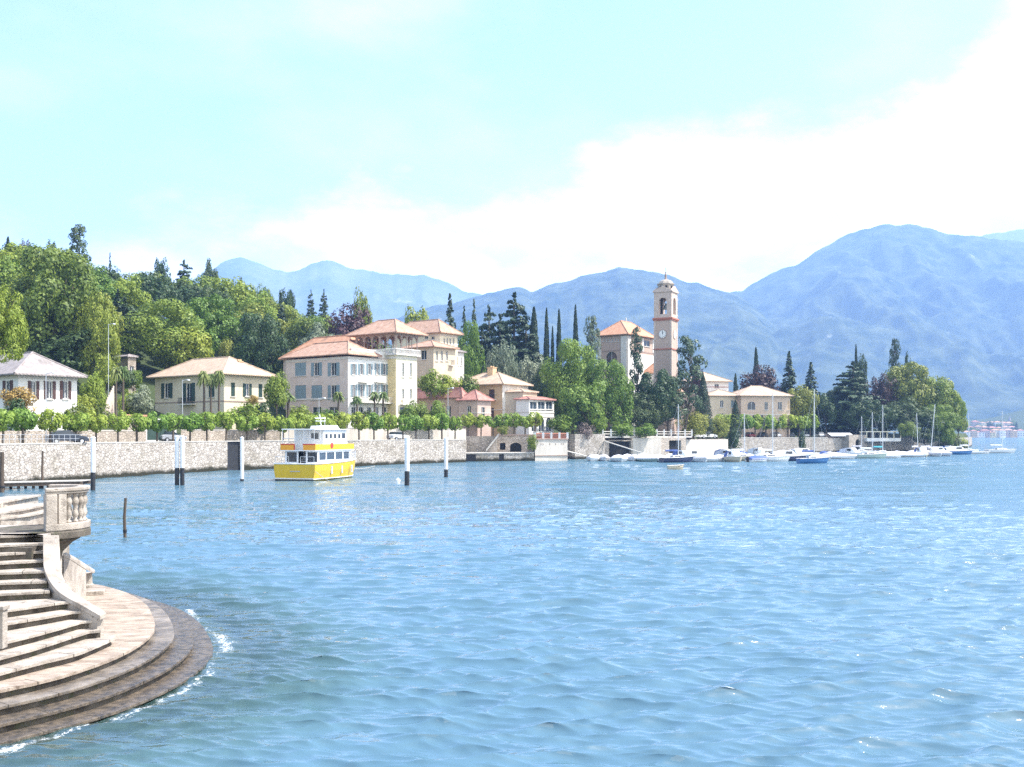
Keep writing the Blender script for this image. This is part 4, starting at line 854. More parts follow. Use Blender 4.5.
g3=E('plaster_wall','long white plaster wall behind the clipped trees in front of the hotel','wall',(-20,165,0))
world_child(along(281,466,10.4,3.8,5.9,.4).build('wall_face',m_qwhite,g3)); world_child(along(281,466,10.35,5.901,6.0,.5).build('coping',m_cop,g3))
# gateway with little tiled roof
gt=E('gateway','gateway with white frame and dark green doors under the red tiled coping','gate',W(160,434,coast(160)+10.3).xy.to_3d(),R(60))
m=MB(); m.box(-2.6,-2.3,-.2,.2,3.8,6.9); m.box(2.3,2.6,-.2,.2,3.8,6.9); m.box(-2.6,2.6,-.2,.2,6.901,7.2); m.build('gate_frame',m_plaster_white,gt)
m=MB(); m.box(-2.28,-.03,-.08,.08,4.2,6.89); m.box(.03,2.28,-.08,.08,4.2,6.89); m.build('gate_door',m_green,gt); m=MB(); m.box(-2.28,2.28,-.1,.1,3.8,4.19); m.build('threshold',m_plaster_white,gt)
tw=E('tiled_wall','garden wall with red terracotta tile coping beside the gateway','wall',(-47,140,0))
world_child(along(122,147,12.5,3.8,7.2,.4).build('wall_face',m_stone2,tw)); o=along(120,150,12.2,7.3,7.55,1.2).build('tile_coping',m_roof_o,tw); world_child(o)
# jetty platform, boathouse, stairs
jt=E('stone_jetty','low stone landing stage with dark openings in front of the boathouse','jetty',(-3,184,0))
zj=1.45; pj=[(W(464,434,181.5)),(W(534,434,185.5)),(W(535,434,190)),(W(500,434,192)),(W(466,434,186))]
m=MB(); m.prism([(v.x,v.y) for v in pj],-3,zj); world_child(m.build('platform',m_stone,jt)); m=MB(); m.prism([(v.x+(v.x>0)*.05,v.y-.08 if v.y<186 else v.y) for v in pj],zj+.001,zj+.12); world_child(m.build('deck_edge',m_cop,jt))
for a,b in((465.5,476),(499,504)):
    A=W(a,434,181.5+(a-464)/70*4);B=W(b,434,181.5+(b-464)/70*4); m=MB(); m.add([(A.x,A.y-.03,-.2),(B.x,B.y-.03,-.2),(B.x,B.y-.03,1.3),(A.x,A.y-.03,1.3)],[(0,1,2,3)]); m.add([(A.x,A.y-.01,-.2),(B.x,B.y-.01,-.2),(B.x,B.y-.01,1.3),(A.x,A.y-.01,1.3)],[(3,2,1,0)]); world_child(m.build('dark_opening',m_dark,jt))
def fbh(px0,px1,D0,D1,z0,z1,mb=None):   # wall slab between two screen bearings, with depth
    mb=mb or MB(); A=W(px0,434,D0);B=W(px1,434,D1); n=Vector((B.y-A.y,-(B.x-A.x))).normalized()*-3.5
    if n.y<0: n=-n
    mb.prism([(A.x,A.y),(B.x,B.y),(B.x+n.x,B.y+n.y),(A.x+n.x,A.y+n.y)],z0,z1); return mb
bh=E('boathouse','stone boathouse with arched dark door under the terrace','boathouse',(1,190,0))
def archwall(px0,px1,D0,D1,z0,z1,openings,mat_,parent,name='wall'):
    A=W(px0,434,D0);B=W(px1,434,D1); Lh=math.hypot(B.x-A.x,B.y-A.y); k=Lh/(px1-px0); u=Vector((B.x-A.x,B.y-A.y)).normalized(); nn=Vector((-u.y,u.x)); nn=nn if nn.y>0 else -nn
    g=lambda s_,o,z:(A.x+u.x*s_+nn.x*o,A.y+u.y*s_+nn.y*o,z); m=MB(); ops=[((a-px0)*k,(b-px0)*k,c,d,e) for a,b,c,d,e in openings]
    us=sorted({0,Lh,*[q for o in ops for q in o[:2]]}); zs=sorted({z0,z1,*[q for o in ops for q in o[2:4]]})
    for a,b in zip(us[:-1],us[1:]):
        for c_,d_ in zip(zs[:-1],zs[1:]):
            if any(o[0]<(a+b)/2<o[1] and o[2]<(c_+d_)/2<o[3] for o in ops): continue
            m.add([g(a,0,c_),g(b,0,c_),g(b,0,d_),g(a,0,d_)],[(0,1,2,3)])
    m.add([g(0,0,z1),g(Lh,0,z1),g(Lh,3.4,z1),g(0,3.4,z1)],[(0,1,2,3)]); m.add([g(Lh,0,z0),g(Lh,3.4,z0),g(Lh,3.4,z1),g(Lh,0,z1)],[(0,1,2,3)]); m.add([g(0,0,z0),g(0,3.4,z0),g(0,3.4,z1),g(0,0,z1)],[(3,2,1,0)])
    dk=MB()
    for a,b,c_,d_,e in ops:
        for q in([g(a,0,c_),g(a,.6,c_),g(a,.6,d_),g(a,0,d_)],[g(b,0,c_),g(b,.6,c_),g(b,.6,d_),g(b,0,d_)],[g(a,0,d_),g(b,0,d_),g(b,.6,d_),g(a,.6,d_)]): m.add(q,[(0,1,2,3)])
        if e:
            cx=(a+b)/2; r_=(b-a)/2; rz=min(r_,(d_-c_)*.4); n=10
            for j in range(n):
                t0=math.pi*j/n;t1=math.pi*(j+1)/n; P=[(cx+r_*math.cos(t0),d_-rz+rz*math.sin(t0)),(cx+r_*math.cos(t1),d_-rz+rz*math.sin(t1))]
                m.add([g(P[0][0],0,P[0][1]),g(P[1][0],0,P[1][1]),g(P[1][0],0,d_),g(P[0][0],0,d_)],[(0,1,2,3)]); m.add([g(P[0][0],0,P[0][1]),g(P[1][0],0,P[1][1]),g(P[1][0],.6,P[1][1]),g(P[0][0],.6,P[0][1])],[(0,1,2,3)])
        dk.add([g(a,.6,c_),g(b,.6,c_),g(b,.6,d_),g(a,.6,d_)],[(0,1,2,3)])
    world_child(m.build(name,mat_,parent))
    if ops: world_child(dk.build('door',m_dark,parent))  # flat black backing stands for the shade deep in the open recesses
archwall(497,535,190,190.5,1.3,4.7,[(510,521.5,1.5,3.35,True),(500,505.5,2.0,3.3,False)],m_stone2,bh)
m=fbh(496.5,535.5,189.8,190.3,4.701,4.95); world_child(m.build('cornice',m_dtrim,bh))
js=E('jetty_stairs','stone stair with sloping white string climbing from the landing stage to the road','stairs',(-4,190,0))
m=MB(); n=12
for i in range(n):
    a=W(487+10*i/n,434,188); b=W(487+10*(i+1)/n,434,188); z=1.5+2.7*(i+1)/n; m.prism([(a.x,a.y),(b.x,b.y),(b.x,b.y+2),(a.x,a.y+2)],1.4,z)
world_child(m.build('steps',m_stone2,js)); m=MB(); a=W(486,434,187.8);b=W(499,434,187.8)
m.loft([[(a.x,a.y-.1,1.6),(a.x,a.y+.15,1.6),(a.x,a.y+.15,2.1),(a.x,a.y-.1,2.1)],[(b.x,b.y-.1,4.7),(b.x,b.y+.15,4.7),(b.x,b.y+.15,5.2),(b.x,b.y-.1,5.2)]],close=True); world_child(m.build('string_wall',m_trim,js))
rg=E('retaining_wall','weathered retaining wall recessed behind the landing stage steps','wall',(-6,192,0)); m=fbh(464,498,190.5,191,1,4.6); world_child(m.build('wall_face',m_stone2,rg))
bs=E('white_bastion','white plastered waterfront bastion with red railing on top','bastion',(4,188,0))
pz=[W(535,434,185.5),W(567.5,434,189),W(565,434,199),W(535,434,197)]
m=MB(); m.prism([(v.x,v.y) for v in pz],-3,3.95); world_child(m.build('wall',m_qwhite,bs)); m=MB(); m.prism([(v.x+(.1 if v.x>7 else -.02),v.y-.12 if v.y<190 else v.y) for v in pz],.9,1.05); m.prism([(v.x+(.15 if v.x>7 else -.02),v.y-.16 if v.y<190 else v.y) for v in pz],3.951,4.15); world_child(m.build('cornice',m_dtrim,bs))
m=MB(); A,B=pz[0],pz[1]
for i in range(5):
    q=A.lerp(B,i/4); m.box(q.x-.2,q.x+.2,q.y,q.y+.4,4.151,5.3)
world_child(m.build('railing_pier',m_plaster_white,bs)); m=MB()
for i in range(28):
    q=A.lerp(B,(i+.5)/28); m.box(q.x-.06,q.x+.06,q.y+.12,q.y+.24,4.151,5.05)
m.tube((A.x,A.y+.2,5.1),(B.x,B.y+.2,5.1),.09); world_child(m.build('railing',m_terr,bs))
m=MB()
for f_ in(.18,.24,.44,.62,.8,.86):
    q=A.lerp(B,f_); m.box(q.x-.12,q.x+.12,q.y-.03,q.y+.02,3.0,3.25)
world_child(m.build('vent',m_dtrim,bs))
# right-hand waterfront
w1=E('mossy_quay_wall','old grey stone quay wall with mossy streaks right of the white bastion','wall',(15,200,0)); m=fbh(575,605,198.5,203,-3,5.0); world_child(m.build('wall_face',m_stone,w1))
w2=E('boat_shelter','dark boat shelter recess under the promenade with stone side wall','shelter',(25,207,0)); archwall(605,633,205,209,-1,3.7,[(609,631,.1,3.5,False)],m_stone2,w2)
w5=E('recess_wall','shadowed rough stone wall between white bastion and mossy quay wall','wall',(13,200,0)); m=fbh(567,577,203,203,-3,4.6); world_child(m.build('wall_face',m_stone2,w5))
w3=E('white_quay_wall','smooth white quay wall panel under the promenade balustrade','wall',(30,210,0)); m=fbh(632.5,661,209,213,-1,4.15); world_child(m.build('wall_face',m_qwhite,w3))
w4=E('white_harbour_wall','long white harbour wall in front of two parked white cars','wall',(45,225,0)); m=fbh(686,728,224,237,-1,3.75); world_child(m.build('wall_face',m_qwhite,w4))
w7=E('mooring_shed','grey stone mooring shed with dark openings beneath the promenade','shed',(37,215,0)); archwall(661,686,215,221,-1,4.2,[(669,681,.3,3.6,False)],m_stone2,w7)
pm=E('harbour_wall','rough brown stone harbour wall under the parked cars behind the moored boats','wall',(80,255,0)); world_child(along(728,828,-.2,-3,4.0,.7).build('wall_face',m_stone,pm)); world_child(along(728,828,-.25,4.001,4.15,.8).build('coping',m_cop,pm))
pd=E('promenade_deck','raised promenade deck with pale stone edge above the boat shelters','deck',(30,215,0)); m=MB(); pts_=[W(603,434,203.5),W(692,434,224),W(692,434,240),W(603,434,222)]; m.prism([(v.x,v.y) for v in pts_],4.2,4.55); world_child(m.build('deck_slab',m_cop,pd))
pbr=E('promenade_balustrade','pale post and rail balustrade along the promenade edge','balustrade',(30,215,0))
for i in range(13):
    q=pts_[0].lerp(pts_[1],i/12.0); m=MB(); m.box(q.x-.16,q.x+.16,q.y+.1,q.y+.42,4.551,5.9); m.box(q.x-.2,q.x+.2,q.y+.06,q.y+.46,5.901,6.0); world_child(m.build('post',m_plaster_white,pbr))
m=MB()
for z in(5.0,5.5): m.tube((pts_[0].x,pts_[0].y+.26,z),(pts_[1].x,pts_[1].y+.26,z),.07)
world_child(m.build('rail',m_trim,pbr))
for i,(px,D0) in enumerate(((608,206.5),)):
    pass
gg=E('gangway','long sloping white gangway from the quay down to the covered boats','gangway',(25,203,0)); m=MB(); a=W(605,441,202);b=W(655,457,199); m.tube(a,b,.12,.12,6); m.tube(a+Vector((0,.8,0)),b+Vector((0,.8,0)),.12,.12,6); 
for i in range(16): q=a.lerp(b,i/15); m.box(q.x-.1,q.x+.1,q.y,q.y+.8,q.z-.04,q.z+.02)
world_child(m.build('gangway_frame',m_trim,gg))
gg=E('low_gangway','short sloping gangway in the shade beside the white bastion','gangway',(13,195,0)); m=MB(); a=W(567,451,190);b=W(586,456,193); m.box(0,1,0,1,0,.01) if 0 else None; m.tube(a,b,.11,.11,6); m.tube(a+Vector((0,.8,0)),b+Vector((0,.8,0)),.11,.11,6)
for i in range(9): q=a.lerp(b,i/8); m.box(q.x-.1,q.x+.1,q.y,q.y+.8,q.z-.04,q.z+.02)
world_child(m.build('gangway_frame',m_trim,gg))
# marina buildings near the cape
h=House('awning_kiosk','low harbour kiosk with white awning beneath the big cedar','kiosk',829,270,827,850,434.5,3.5,m_plaster_pink,t15); h.W=5; h.win('R',833,838,439,447,'plain'); h.win('R',841,847,439,447,'plain'); h.wall()
m=MB(); m.loft([[(-.5,-.02,5.3),(-.5,-2.2,4.5),(-.5,-2.2,4.42),(-.5,-.02,5.2)],[(h.L,-.02,5.3),(h.L,-2.2,4.5),(h.L,-2.2,4.42),(h.L,-.02,5.2)]],close=True); m.build('awning',m_tarpw,h.root); m=MB(); m.box(0,h.L,0,5,4.9,5.2); m.build('roof',m_roof_g,h.root)
bh=E('arched_boathouse','grey stone boathouse with round arched dark door near the cape','boathouse',(97,270,0)); archwall(849,867,268,272,-1,4.8,[(855.5,860,.4,3.6,True)],m_stone2,bh)
h=House('pergola_terrace','low white terrace wall with climbing greenery and flat pergola','terrace',867,270,865,901,438,3,m_plaster_white,t15); h.W=4; h.wall()
m=MB()
for i in range(6): m.box(i*h.L/5-.08,i*h.L/5+.08,.1,.3,h.ze,5.5); m.box(i*h.L/5-.08,i*h.L/5+.08,3.3,3.5,h.ze,5.5)
m.box(-.3,h.L+.3,.05,.35,5.501,5.75); m.box(-.3,h.L+.3,3.25,3.55,5.501,5.75); m.build('pergola',m_plaster_pale,h.root)
# ---------------------------------------------------------------- vegetation
def leaves(P,Nn,size,rs,asp=1.0):
    n=len(P); Nn=Nn/np.maximum(np.linalg.norm(Nn,axis=1,keepdims=True),1e-6)
    a=rs.randn(n,3); a-=Nn*np.sum(a*Nn,1,keepdims=True); a/=np.maximum(np.linalg.norm(a,axis=1,keepdims=True),1e-6); b=np.cross(Nn,a)
    s=(np.ones(n)*size*rs.uniform(.6,1.35,n))[:,None]
    V=np.stack([P-a*s,P-b*s*.62*asp,P+a*s,P+b*s*.62*asp],1).reshape(-1,3)
    return V
def mkleaf(V,name): 
    me=bpy.data.meshes.new(name); n=len(V)//4; V=V.astype(np.float32); me.vertices.add(len(V)); me.vertices.foreach_set('co',V.ravel())
    me.loops.add(len(V)); me.loops.foreach_set('vertex_index',np.arange(len(V),dtype=np.int32)); me.polygons.add(n); me.polygons.foreach_set('loop_start',np.arange(0,len(V),4,dtype=np.int32))
    me.materials.append(None); me.update(calc_edges=True); return me
def clumps(C,r,per,leaf,rs,cen=(0,0,.6),flat=1.0,up=.25,asp=1.0):
    C=[(c[0],c[1],c[2]*asp) for c in C]; cen=(cen[0],cen[1],cen[2]*asp)
    P=[];Q=[]
    for c,rr in zip(C,r):
        d=rs.randn(per,3); d/=np.linalg.norm(d,axis=1,keepdims=True)
        o=np.array(c)-np.array(cen); o=o/max(np.linalg.norm(o),1e-4); d=d+o*.45; d/=np.linalg.norm(d,axis=1,keepdims=True)
        rad=rr*rs.uniform(.55,1.05,per)**.6; p=np.array(c)+d*rad[:,None]*np.array([1,1,flat]); P.append(p); Q.append(d*.9+rs.randn(per,3)*.24+np.array([0,0,up]))
    V=leaves(np.concatenate(P),np.concatenate(Q),leaf,rs); V[:,2]/=asp; return V
def trunkmesh(name,h=.5,r=.03,limbs=6,seed=0,spread=.3,top=.75,bend=0.02):
    rs=random.Random(seed); m=MB(); pts=[Vector((rs.uniform(-bend,bend)*i,rs.uniform(-bend,bend)*i,h*i/4)) for i in range(5)]
    m.path(pts,r,r*.6,7)
    for i in range(limbs):
        a=rs.uniform(0,6.28); z0=h*rs.uniform(.55,1); e=Vector((math.cos(a)*spread*rs.uniform(.6,1.1),math.sin(a)*spread*rs.uniform(.6,1.1),rs.uniform(h,top+.1))); s=Vector((0,0,z0)); mid=s.lerp(e,.5)+Vector((0,0,-.03)); m.path([s,mid,e],r*.5,r*.15,5)
    me=bpy.data.meshes.new(name); me.from_pydata(m.v,[],m.f); me.materials.append(None); return me
TPL={}
def tpl_broad(k,seed,ncl,per,leaf,zc=.60,rz=.37,rmin=.55,cr=(.11,.19)):
    rs=np.random.RandomState(seed); C=[];r=[]
    off=rs.randn(3)*.04
    while len(C)<ncl:
        d=rs.randn(3); d/=np.linalg.norm(d)
        if d[2]<-.75: continue
        f=rs.uniform(rmin,.86) if len(C)>ncl*.2 else rs.uniform(.1,.5)
        lob=1+.12*math.sin(3*math.atan2(d[1],d[0])+seed)+.08*rs.randn()
        rr=rs.uniform(*cr); C.append((d[0]*.44*f*lob+off[0],d[1]*.44*f*lob+off[1],zc+d[2]*rz*f*1.02*lob)); r.append(rr)
    V=clumps(C,r,per,leaf,rs,(0,0,zc)); 
    V[:,2]=V[:,2]/V[:,2].max(); V[:,:2]/=np.percentile(np.abs(V[:,:2]),99.5)/.5
    TPL.setdefault(k,[]).append((mkleaf(V,'crown'),trunkmesh('trunk',.42,.028,7,seed)))
for i in range(5): tpl_broad('broad',10+i,44,105,.024,cr=(.10,.17))
for i in range(4): tpl_broad('big',30+i,84,170,.0155,.56,.42,.62,(.075,.135))
for i in range(2): tpl_broad('low',40+i,80,100,.019,.5,.47,.5,(.09,.15))
for i in range(3): tpl_broad('bush',50+i,26,80,.036,.45,.5,.4,(.16,.24))
def tpl_cyp(k,seed,n,leaf,pw,base=.03):
    rs=np.random.RandomState(seed); z=rs.rand(n)**.9; a=rs.rand(n)*6.283
    prof=np.minimum(1,(z+.06)/.22)**.6*np.clip(1-z,0,1)**pw; lump=1+.10*np.sin(a*3+z*18+seed)+.07*rs.randn(n)
    rad=.5*prof/prof.max()*lump*rs.uniform(.7,1,n)**.4
    A_=5.0 if k=='cypress' else 2.1; P=np.stack([rad*np.cos(a),rad*np.sin(a),(base+(1-base)*z)*A_],1); Nn=np.stack([np.cos(a),np.sin(a),np.full(n,.3)],1)+rs.randn(n,3)*.35
    V=leaves(P,Nn,leaf,rs); V[:,2]/=A_; TPL.setdefault(k,[]).append((mkleaf(V,'crown'),trunkmesh('trunk',.5,.04,0,seed,bend=.0)))
for i in range(2): tpl_cyp('cypress',60+i,3200,.085,.55); tpl_cyp('cone',65+i,3600,.03,.75)
def tpl_spruce(k,seed,tiers,per,leaf,low=.08,pw=.9,droop=.05,jit=.25,A_=2.2,nb0=10,zj=.6):
    rs=np.random.RandomState(seed); P=[];Q=[]
    for t in range(tiers):
        f=t/(tiers-1); z=low+(1-low)*f; R0=.5*(1-f)**pw+.02; nb=int(6+nb0*(1-f)); dz=(1-low)/tiers
        for b in range(nb):
            a=rs.rand()*6.283; Rb=R0*rs.uniform(1-jit,1.06); m=max(10,int(per*(Rb/.5))); zb=z+rs.uniform(-1,1)*dz*zj
            s=rs.rand(m)**.55; w_=(1.15-s)*.34*Rb+.012; lat=rs.uniform(-1,1,m)*w_
            x=np.cos(a)*Rb*s-np.sin(a)*lat; y=np.sin(a)*Rb*s+np.cos(a)*lat; zz=zb-droop*s*s*(1-f)-rs.rand(m)*.02-np.abs(lat)*.12
            P.append(np.stack([x,y,zz*A_],1)); Q.append(np.stack([np.cos(a)*s*.8,np.sin(a)*s*.8,np.ones(m)],1)+rs.randn(m,3)*.35)
    V=leaves(np.concatenate(P),np.concatenate(Q),leaf,rs); V[:,2]/=A_
    TPL.setdefault(k,[]).append((mkleaf(V,'crown'),trunkmesh('trunk',.95,.02,0,seed,bend=.0)))
for i in range(3): tpl_spruce('spruce',70+i,30,60,.034,.05,.85,.05,.3,2.2,9)
for i in range(4): tpl_spruce('cedar',80+i,17,150,.022,.10,.55,.02,.42,1.15,9,.75)
def tpl_pine(k,seed,ncl,per,leaf,zmin=.35,A_=2.0,cr=(.09,.16)):
    rs=np.random.RandomState(seed); rr=random.Random(seed); m=MB(); pts=[Vector((rr.uniform(-.03,.03)*i,rr.uniform(-.03,.03)*i,i/6*.93)) for i in range(7)]; m.path(pts,.035,.008,6)
    C=[];r=[]
    for i in range(ncl):
        z=zmin+(.93-zmin)*i/(ncl-1); a=rr.uniform(0,6.28); q=rr.uniform(.12,.36)*(1.15-.6*(z-zmin)/(1-zmin)); e=(math.cos(a)*q,math.sin(a)*q,z+.05); C.append(e); r.append(rr.uniform(*cr)); m.path([Vector((0,0,z-.04)),Vector((e[0]*.6,e[1]*.6,z)),Vector(e)],.012,.004,4)
    V=clumps(C,r,per,leaf,rs,(0,0,.6),.7,asp=A_); me=bpy.data.meshes.new('trunk'); me.from_pydata(m.v,[],m.f); me.materials.append(None)
    TPL.setdefault(k,[]).append((mkleaf(V,'crown'),me))
for i in range(3): tpl_pine('pine',90+i,30,90,.03,.28,2.0,(.11,.19))
for i in range(3): tpl_pine('slender',95+i,26,70,.05,.3,3.0,(.16,.26))
def tpl_palm(seed):
    rs=random.Random(seed); m=MB()
    for i in range(44):
        a=rs.uniform(0,6.28); el=rs.uniform(-.6,1.25); L_=rs.uniform(.38,.5); n=5; w0=.05; pv=None
        side=Vector((-math.sin(a),math.cos(a),0))
        p=Vector((0,0,.86)); d=Vector((math.cos(a)*math.cos(el),math.sin(a)*math.cos(el),math.sin(el)*.5)); sec=[]
        for j in range(n+1):
            f=j/n; q=p+d*L_*f*.95+Vector((0,0,-.16*f*f)); ww=w0*(.35+1.4*f*(1-f)*2)*(1 if j<n else .2); sec.append((q-side*ww+Vector((0,0,-.012)),q+Vector((0,0,.012)),q+side*ww+Vector((0,0,-.012))))
        for A,B in zip(sec[:-1],sec[1:]):
            m.add([*A,*B],[(0,1,4,3),(1,2,5,4)])
    me=bpy.data.meshes.new('fronds'); me.from_pydata(m.v,[],m.f); me.materials.append(None)
    t=MB(); t.path([Vector((0,0,0)),Vector((.01,0,.3)),Vector((0,.01,.6)),Vector((0,0,.88))],.075,.06,8); t.lathe([(.06,.0),(.11,.05),(.09,.12),(.03,.14)],(0,0,.74),8); mt=bpy.data.meshes.new('trunk'); mt.from_pydata(t.v,[],t.f); mt.materials.append(None)
    TPL.setdefault('palm',[]).append((me,mt))
for i in range(3): tpl_palm(100+i)
def tpl_pollard(seed):
    rs=np.random.RandomState(seed); C=[];r=[]
    for i in range(16):
        d=rs.randn(3); d/=np.linalg.norm(d); C.append((d[0]*.32,d[1]*.32,.69+d[2]*.17)); r.append(rs.uniform(.13,.21))
    V=clumps(C,r,52,.058,rs,(0,0,.7)); m=MB(); m.path([Vector((0,0,0)),Vector((.01,0,.3)),Vector((0,.01,.55))],.04,.035,6)
    for i in range(5):
        a=i*1.26+seed; m.path([Vector((0,0,.5)),Vector((math.cos(a)*.16,math.sin(a)*.16,.62)),Vector((math.cos(a)*.26,math.sin(a)*.26,.74))],.024,.012,5)
    me=bpy.data.meshes.new('trunk'); me.from_pydata(m.v,[],m.f); me.materials.append(None); V[:,2]=np.minimum(V[:,2],1.02)
    TPL.setdefault('pollard',[]).append((mkleaf(V,'crown'),me))
for i in range(5): tpl_pollard(110+i)
trn=random.Random(77)
NM=dict(broad='broadleaf_tree',big='broadleaf_tree',low='broadleaf_tree',bush='bush',cypress='cypress_tree',cone='cypress_tree',spruce='spruce_tree',cedar='cedar_tree',pine='pine_tree',slender='pine_tree',palm='palm_tree',pollard='clipped_tree')
def plant(kind,m,X,Y,z,wd,ht,label,group=None,rz=None,cat=None,trunk=True,bark=None,lean=0):
    cm,tm=trn.choice(TPL[kind]); r=E(NM[kind],label,cat or ('bush' if kind=='bush' else 'tree'),(X,Y,z),rz if rz is not None else trn.uniform(0,6.28),group); r.scale=(wd,wd,ht)
    if lean: r.rotation_euler.y=lean; r.rotation_euler.z=0
    c=bpy.data.objects.new('fronds' if kind=='palm' else 'crown',cm); COL.objects.link(c); c.parent=r; c.material_slots[0].link='OBJECT'; c.material_slots[0].material=LF[m]
    if trunk:
        t=bpy.data.objects.new('trunk',tm); COL.objects.link(t); t.parent=r; t.material_slots[0].link='OBJECT'; t.material_slots[0].material=bark or m_bark
    return r
def tree(kind,m,px,yt,wpx,D,label,group=None,yb=None,**k):
    X=(px-512)/F*D; z=(5+(434-yb)/F*D) if yb else gz(X,D)-.4; ht=5+(434-yt)/F*D-z
    if kind in('cedar','spruce'): wpx*=1.35
    return plant(kind,m,X,D,z,wpx/F*D,ht,label,group,**k)
# --- woods covering the hillside
hr=random.Random(12); HG='trees of the wood covering the hillside'
hl={'mid':'rounded mid green tree within the wood that covers the hillside','dark':'dark green tree within the wood that covers the hillside','bright':'fresh light green tree within the wood that covers the hillside','olive':'olive green tree within the wood that covers the hillside','silver':'pale grey green tree within the wood that covers the hillside','conifer':'dark blue green conifer within the wood that covers the hillside'}
D=166.0
while D<330:
    p=-60+hr.uniform(0,25)
    while p<600:
        X=(p-512)/F*D; u=D-coast(p)
        dmin=158 if p<140 else (192 if p<285 else (238 if p<470 else (252 if p<600 else 999)))
        front=(p>395 and D<262)
        if D+hr.uniform(-4,4)>dmin and u>38 and u<190:
            z=gz(X,D)-.4; crest=5+(434-float(np.interp(p,SP,SY)))/F*D
            ht=hr.uniform(10,15.5); ht=min(ht,max(6.5,crest-z+hr.uniform(-2.5,.8)))
            k=hr.random(); mt=hr.choices(['mid','dark','bright','olive','silver','conifer'],[36,10,28,15,5,6])[0]
            kind='spruce' if mt=='conifer' else 'broad'
            wd=hr.uniform(9,14) if kind=='broad' else hr.uniform(5,7)
            if kind=='spruce': ht*=1.08
            plant(kind,mt,X,D+hr.uniform(-3,3),z,wd,ht,hl[mt],HG,trunk=False)
        p+=hr.uniform(9.5,14)/D*F*(1.0 if p>300 else 1.0)
    D+=hr.uniform(10,13.5)
T=tree
T('big','bright',-2,283,58,106,'bright green tree leaning over the white house at the left edge',yb=379)
T('big','olive',58,246,100,166,'largest rounded olive green tree on the hillside behind the white house')
T('big','mid',20,262,66,168,'tall green tree rising behind the bright tree at the left edge')
T('big','mid',100,292,44,164,'green tree between the largest hillside tree and the lamp pole')
T('big','mid',165,300,92,192,'wide dense green tree directly behind the cream house')
T('big','mid',212,294,74,212,'broad green tree above the roof ridge of the cream house')
T('big','dark',262,312,58,197,'dark rounded tree between the cream house and the hotel')
T('broad','yellow',227,338,20,205,'yellow green tree peeking behind the cream house roof')
T('spruce','conifer',118,290,26,200,'dark narrow conifer left of the wide tree behind the cream house')
T('slender','dark',78,226,24,262,'lone tall sparse pine standing on the skyline at the left')
T('cypress','cypress',8,237,9,240,'dark cypress on the skyline at the left edge')
T('broad','purple',26,238,19,268,'small purple tree on the skyline near the left edge')
T('broad','dark',52,238,20,260,'dark rounded tree on the skyline left of the lone pine')
T('spruce','conifer',110,254,9,300,'tiny pointed conifer on the skyline right of the lone pine')
T('broad','dark',160,257,22,300,'dark rounded tree on the skyline above the cream house')
T('cedar','cedar',184,262,32,298,'dark cedar on the skyline beside the dark rounded tree')
T('broad','dark',209,257,20,305,'dark two tiered tree on the skyline where the mountains begin')
T('broad','dark',241,276,15,300,'small dark tree on the ridge in front of the far mountains')
T('broad','mid',265,283,18,290,'small green tree on the ridge above the dark rounded tree')
T('broad','dark',287,287,17,285,'dark round topped tree on the ridge left of the twin cedars')
T('cedar','cedar',311,292,14,280,'left one of the twin small cedars on the ridge'); T('cedar','cedar',324,291,16,281,'right one of the twin small cedars on the ridge')
T('broad','silver',318,321,52,216,'grey green tree behind the rear roof of the hotel')
T('low','purple',350,301,58,232,'large purple copper beech behind the hotel roof')
T('broad','mid',362,285,20,262,'slim green tree rising above the purple beech')
T('broad','mid',420,304,40,262,'green tree behind the red roof of the upper villa')
T('spruce','conifer',450,295,26,256,'tallest pointed spruce behind the upper villa'); T('spruce','conifer',464,307,15,262,'small spruce right of the tallest spruce'); T('spruce','cedar',474,301,16,268,'slim blue green spruce left of the dark cedars')
T('big','bright',469,320,34,236,'light green columnar tree right of the upper villa')
T('cedar','conifer',489,309,40,246,'left of the two big dark cedars in the middle'); T('cedar','conifer',514,296,56,250,'tallest big dark cedar in the middle of the town')
T('cedar','conifer',500,318,46,240,'dark cedar filling the space in front of the two big cedars'); T('cedar','conifer',526,322,44,246,'dark cedar below the right shoulder of the tallest cedar'); T('cedar','conifer',482,330,34,238,'low dark cedar right of the light columnar tree')
T('cypress','cypress',534,308,15,250,'dark column tree at the right flank of the tallest cedar')
T('cypress','cypress',546.5,309,8.5,252,'first dark cypress of the row left of the church'); T('cypress','cypress',552.5,327,6,252,'shortest cypress of the row left of the church'); T('cypress','cypress',559,310,8.5,252,'middle tall cypress of the row left of the church'); T('cypress','cypress',575.5,306,9,250,'tallest cypress of the row nearest the church')
T('broad','silver',503,341,37,222,'pale grey green tree behind the orange house roof'); T('broad','silver',528,352,34,228,'grey green rounded tree right of the pale one behind the veranda house')
T('big','dark',541,358,34,224,'dark green tree between the veranda house and the bright waterside tree')
T('big','bright',573,338,60,216,'big bright green tree on the waterfront left of the church'); T('big','mid',608,358,60,212,'large green tree below the church on the waterfront')
T('broad','mid',590,380,60,204,'low green tree filling the gap between the two waterfront trees')
T('pine','silver',592,318,26,240,'grey green pine directly left of the church roof')
T('slender','cedar',636,330,17,226,'slender pine standing in front of the church corner',bark=m_bark)
T('big','dark',655,368,56,224,'dark evergreen tree below the church and bell tower'); T('big','dark',640,392,52,219,'dark green tree on the promenade left of the dark evergreen')
T('pine','cedar',684,338,40,228,'large sparse pine with visible limbs leaning in front of the bell tower',lean=.08)
T('pine','cedar',668,378,44,222,'lower dark pine below the leaning sparse pine')
T('broad','purple',697,363,14,266,'small reddish round tree between the bell tower and the pale villa')
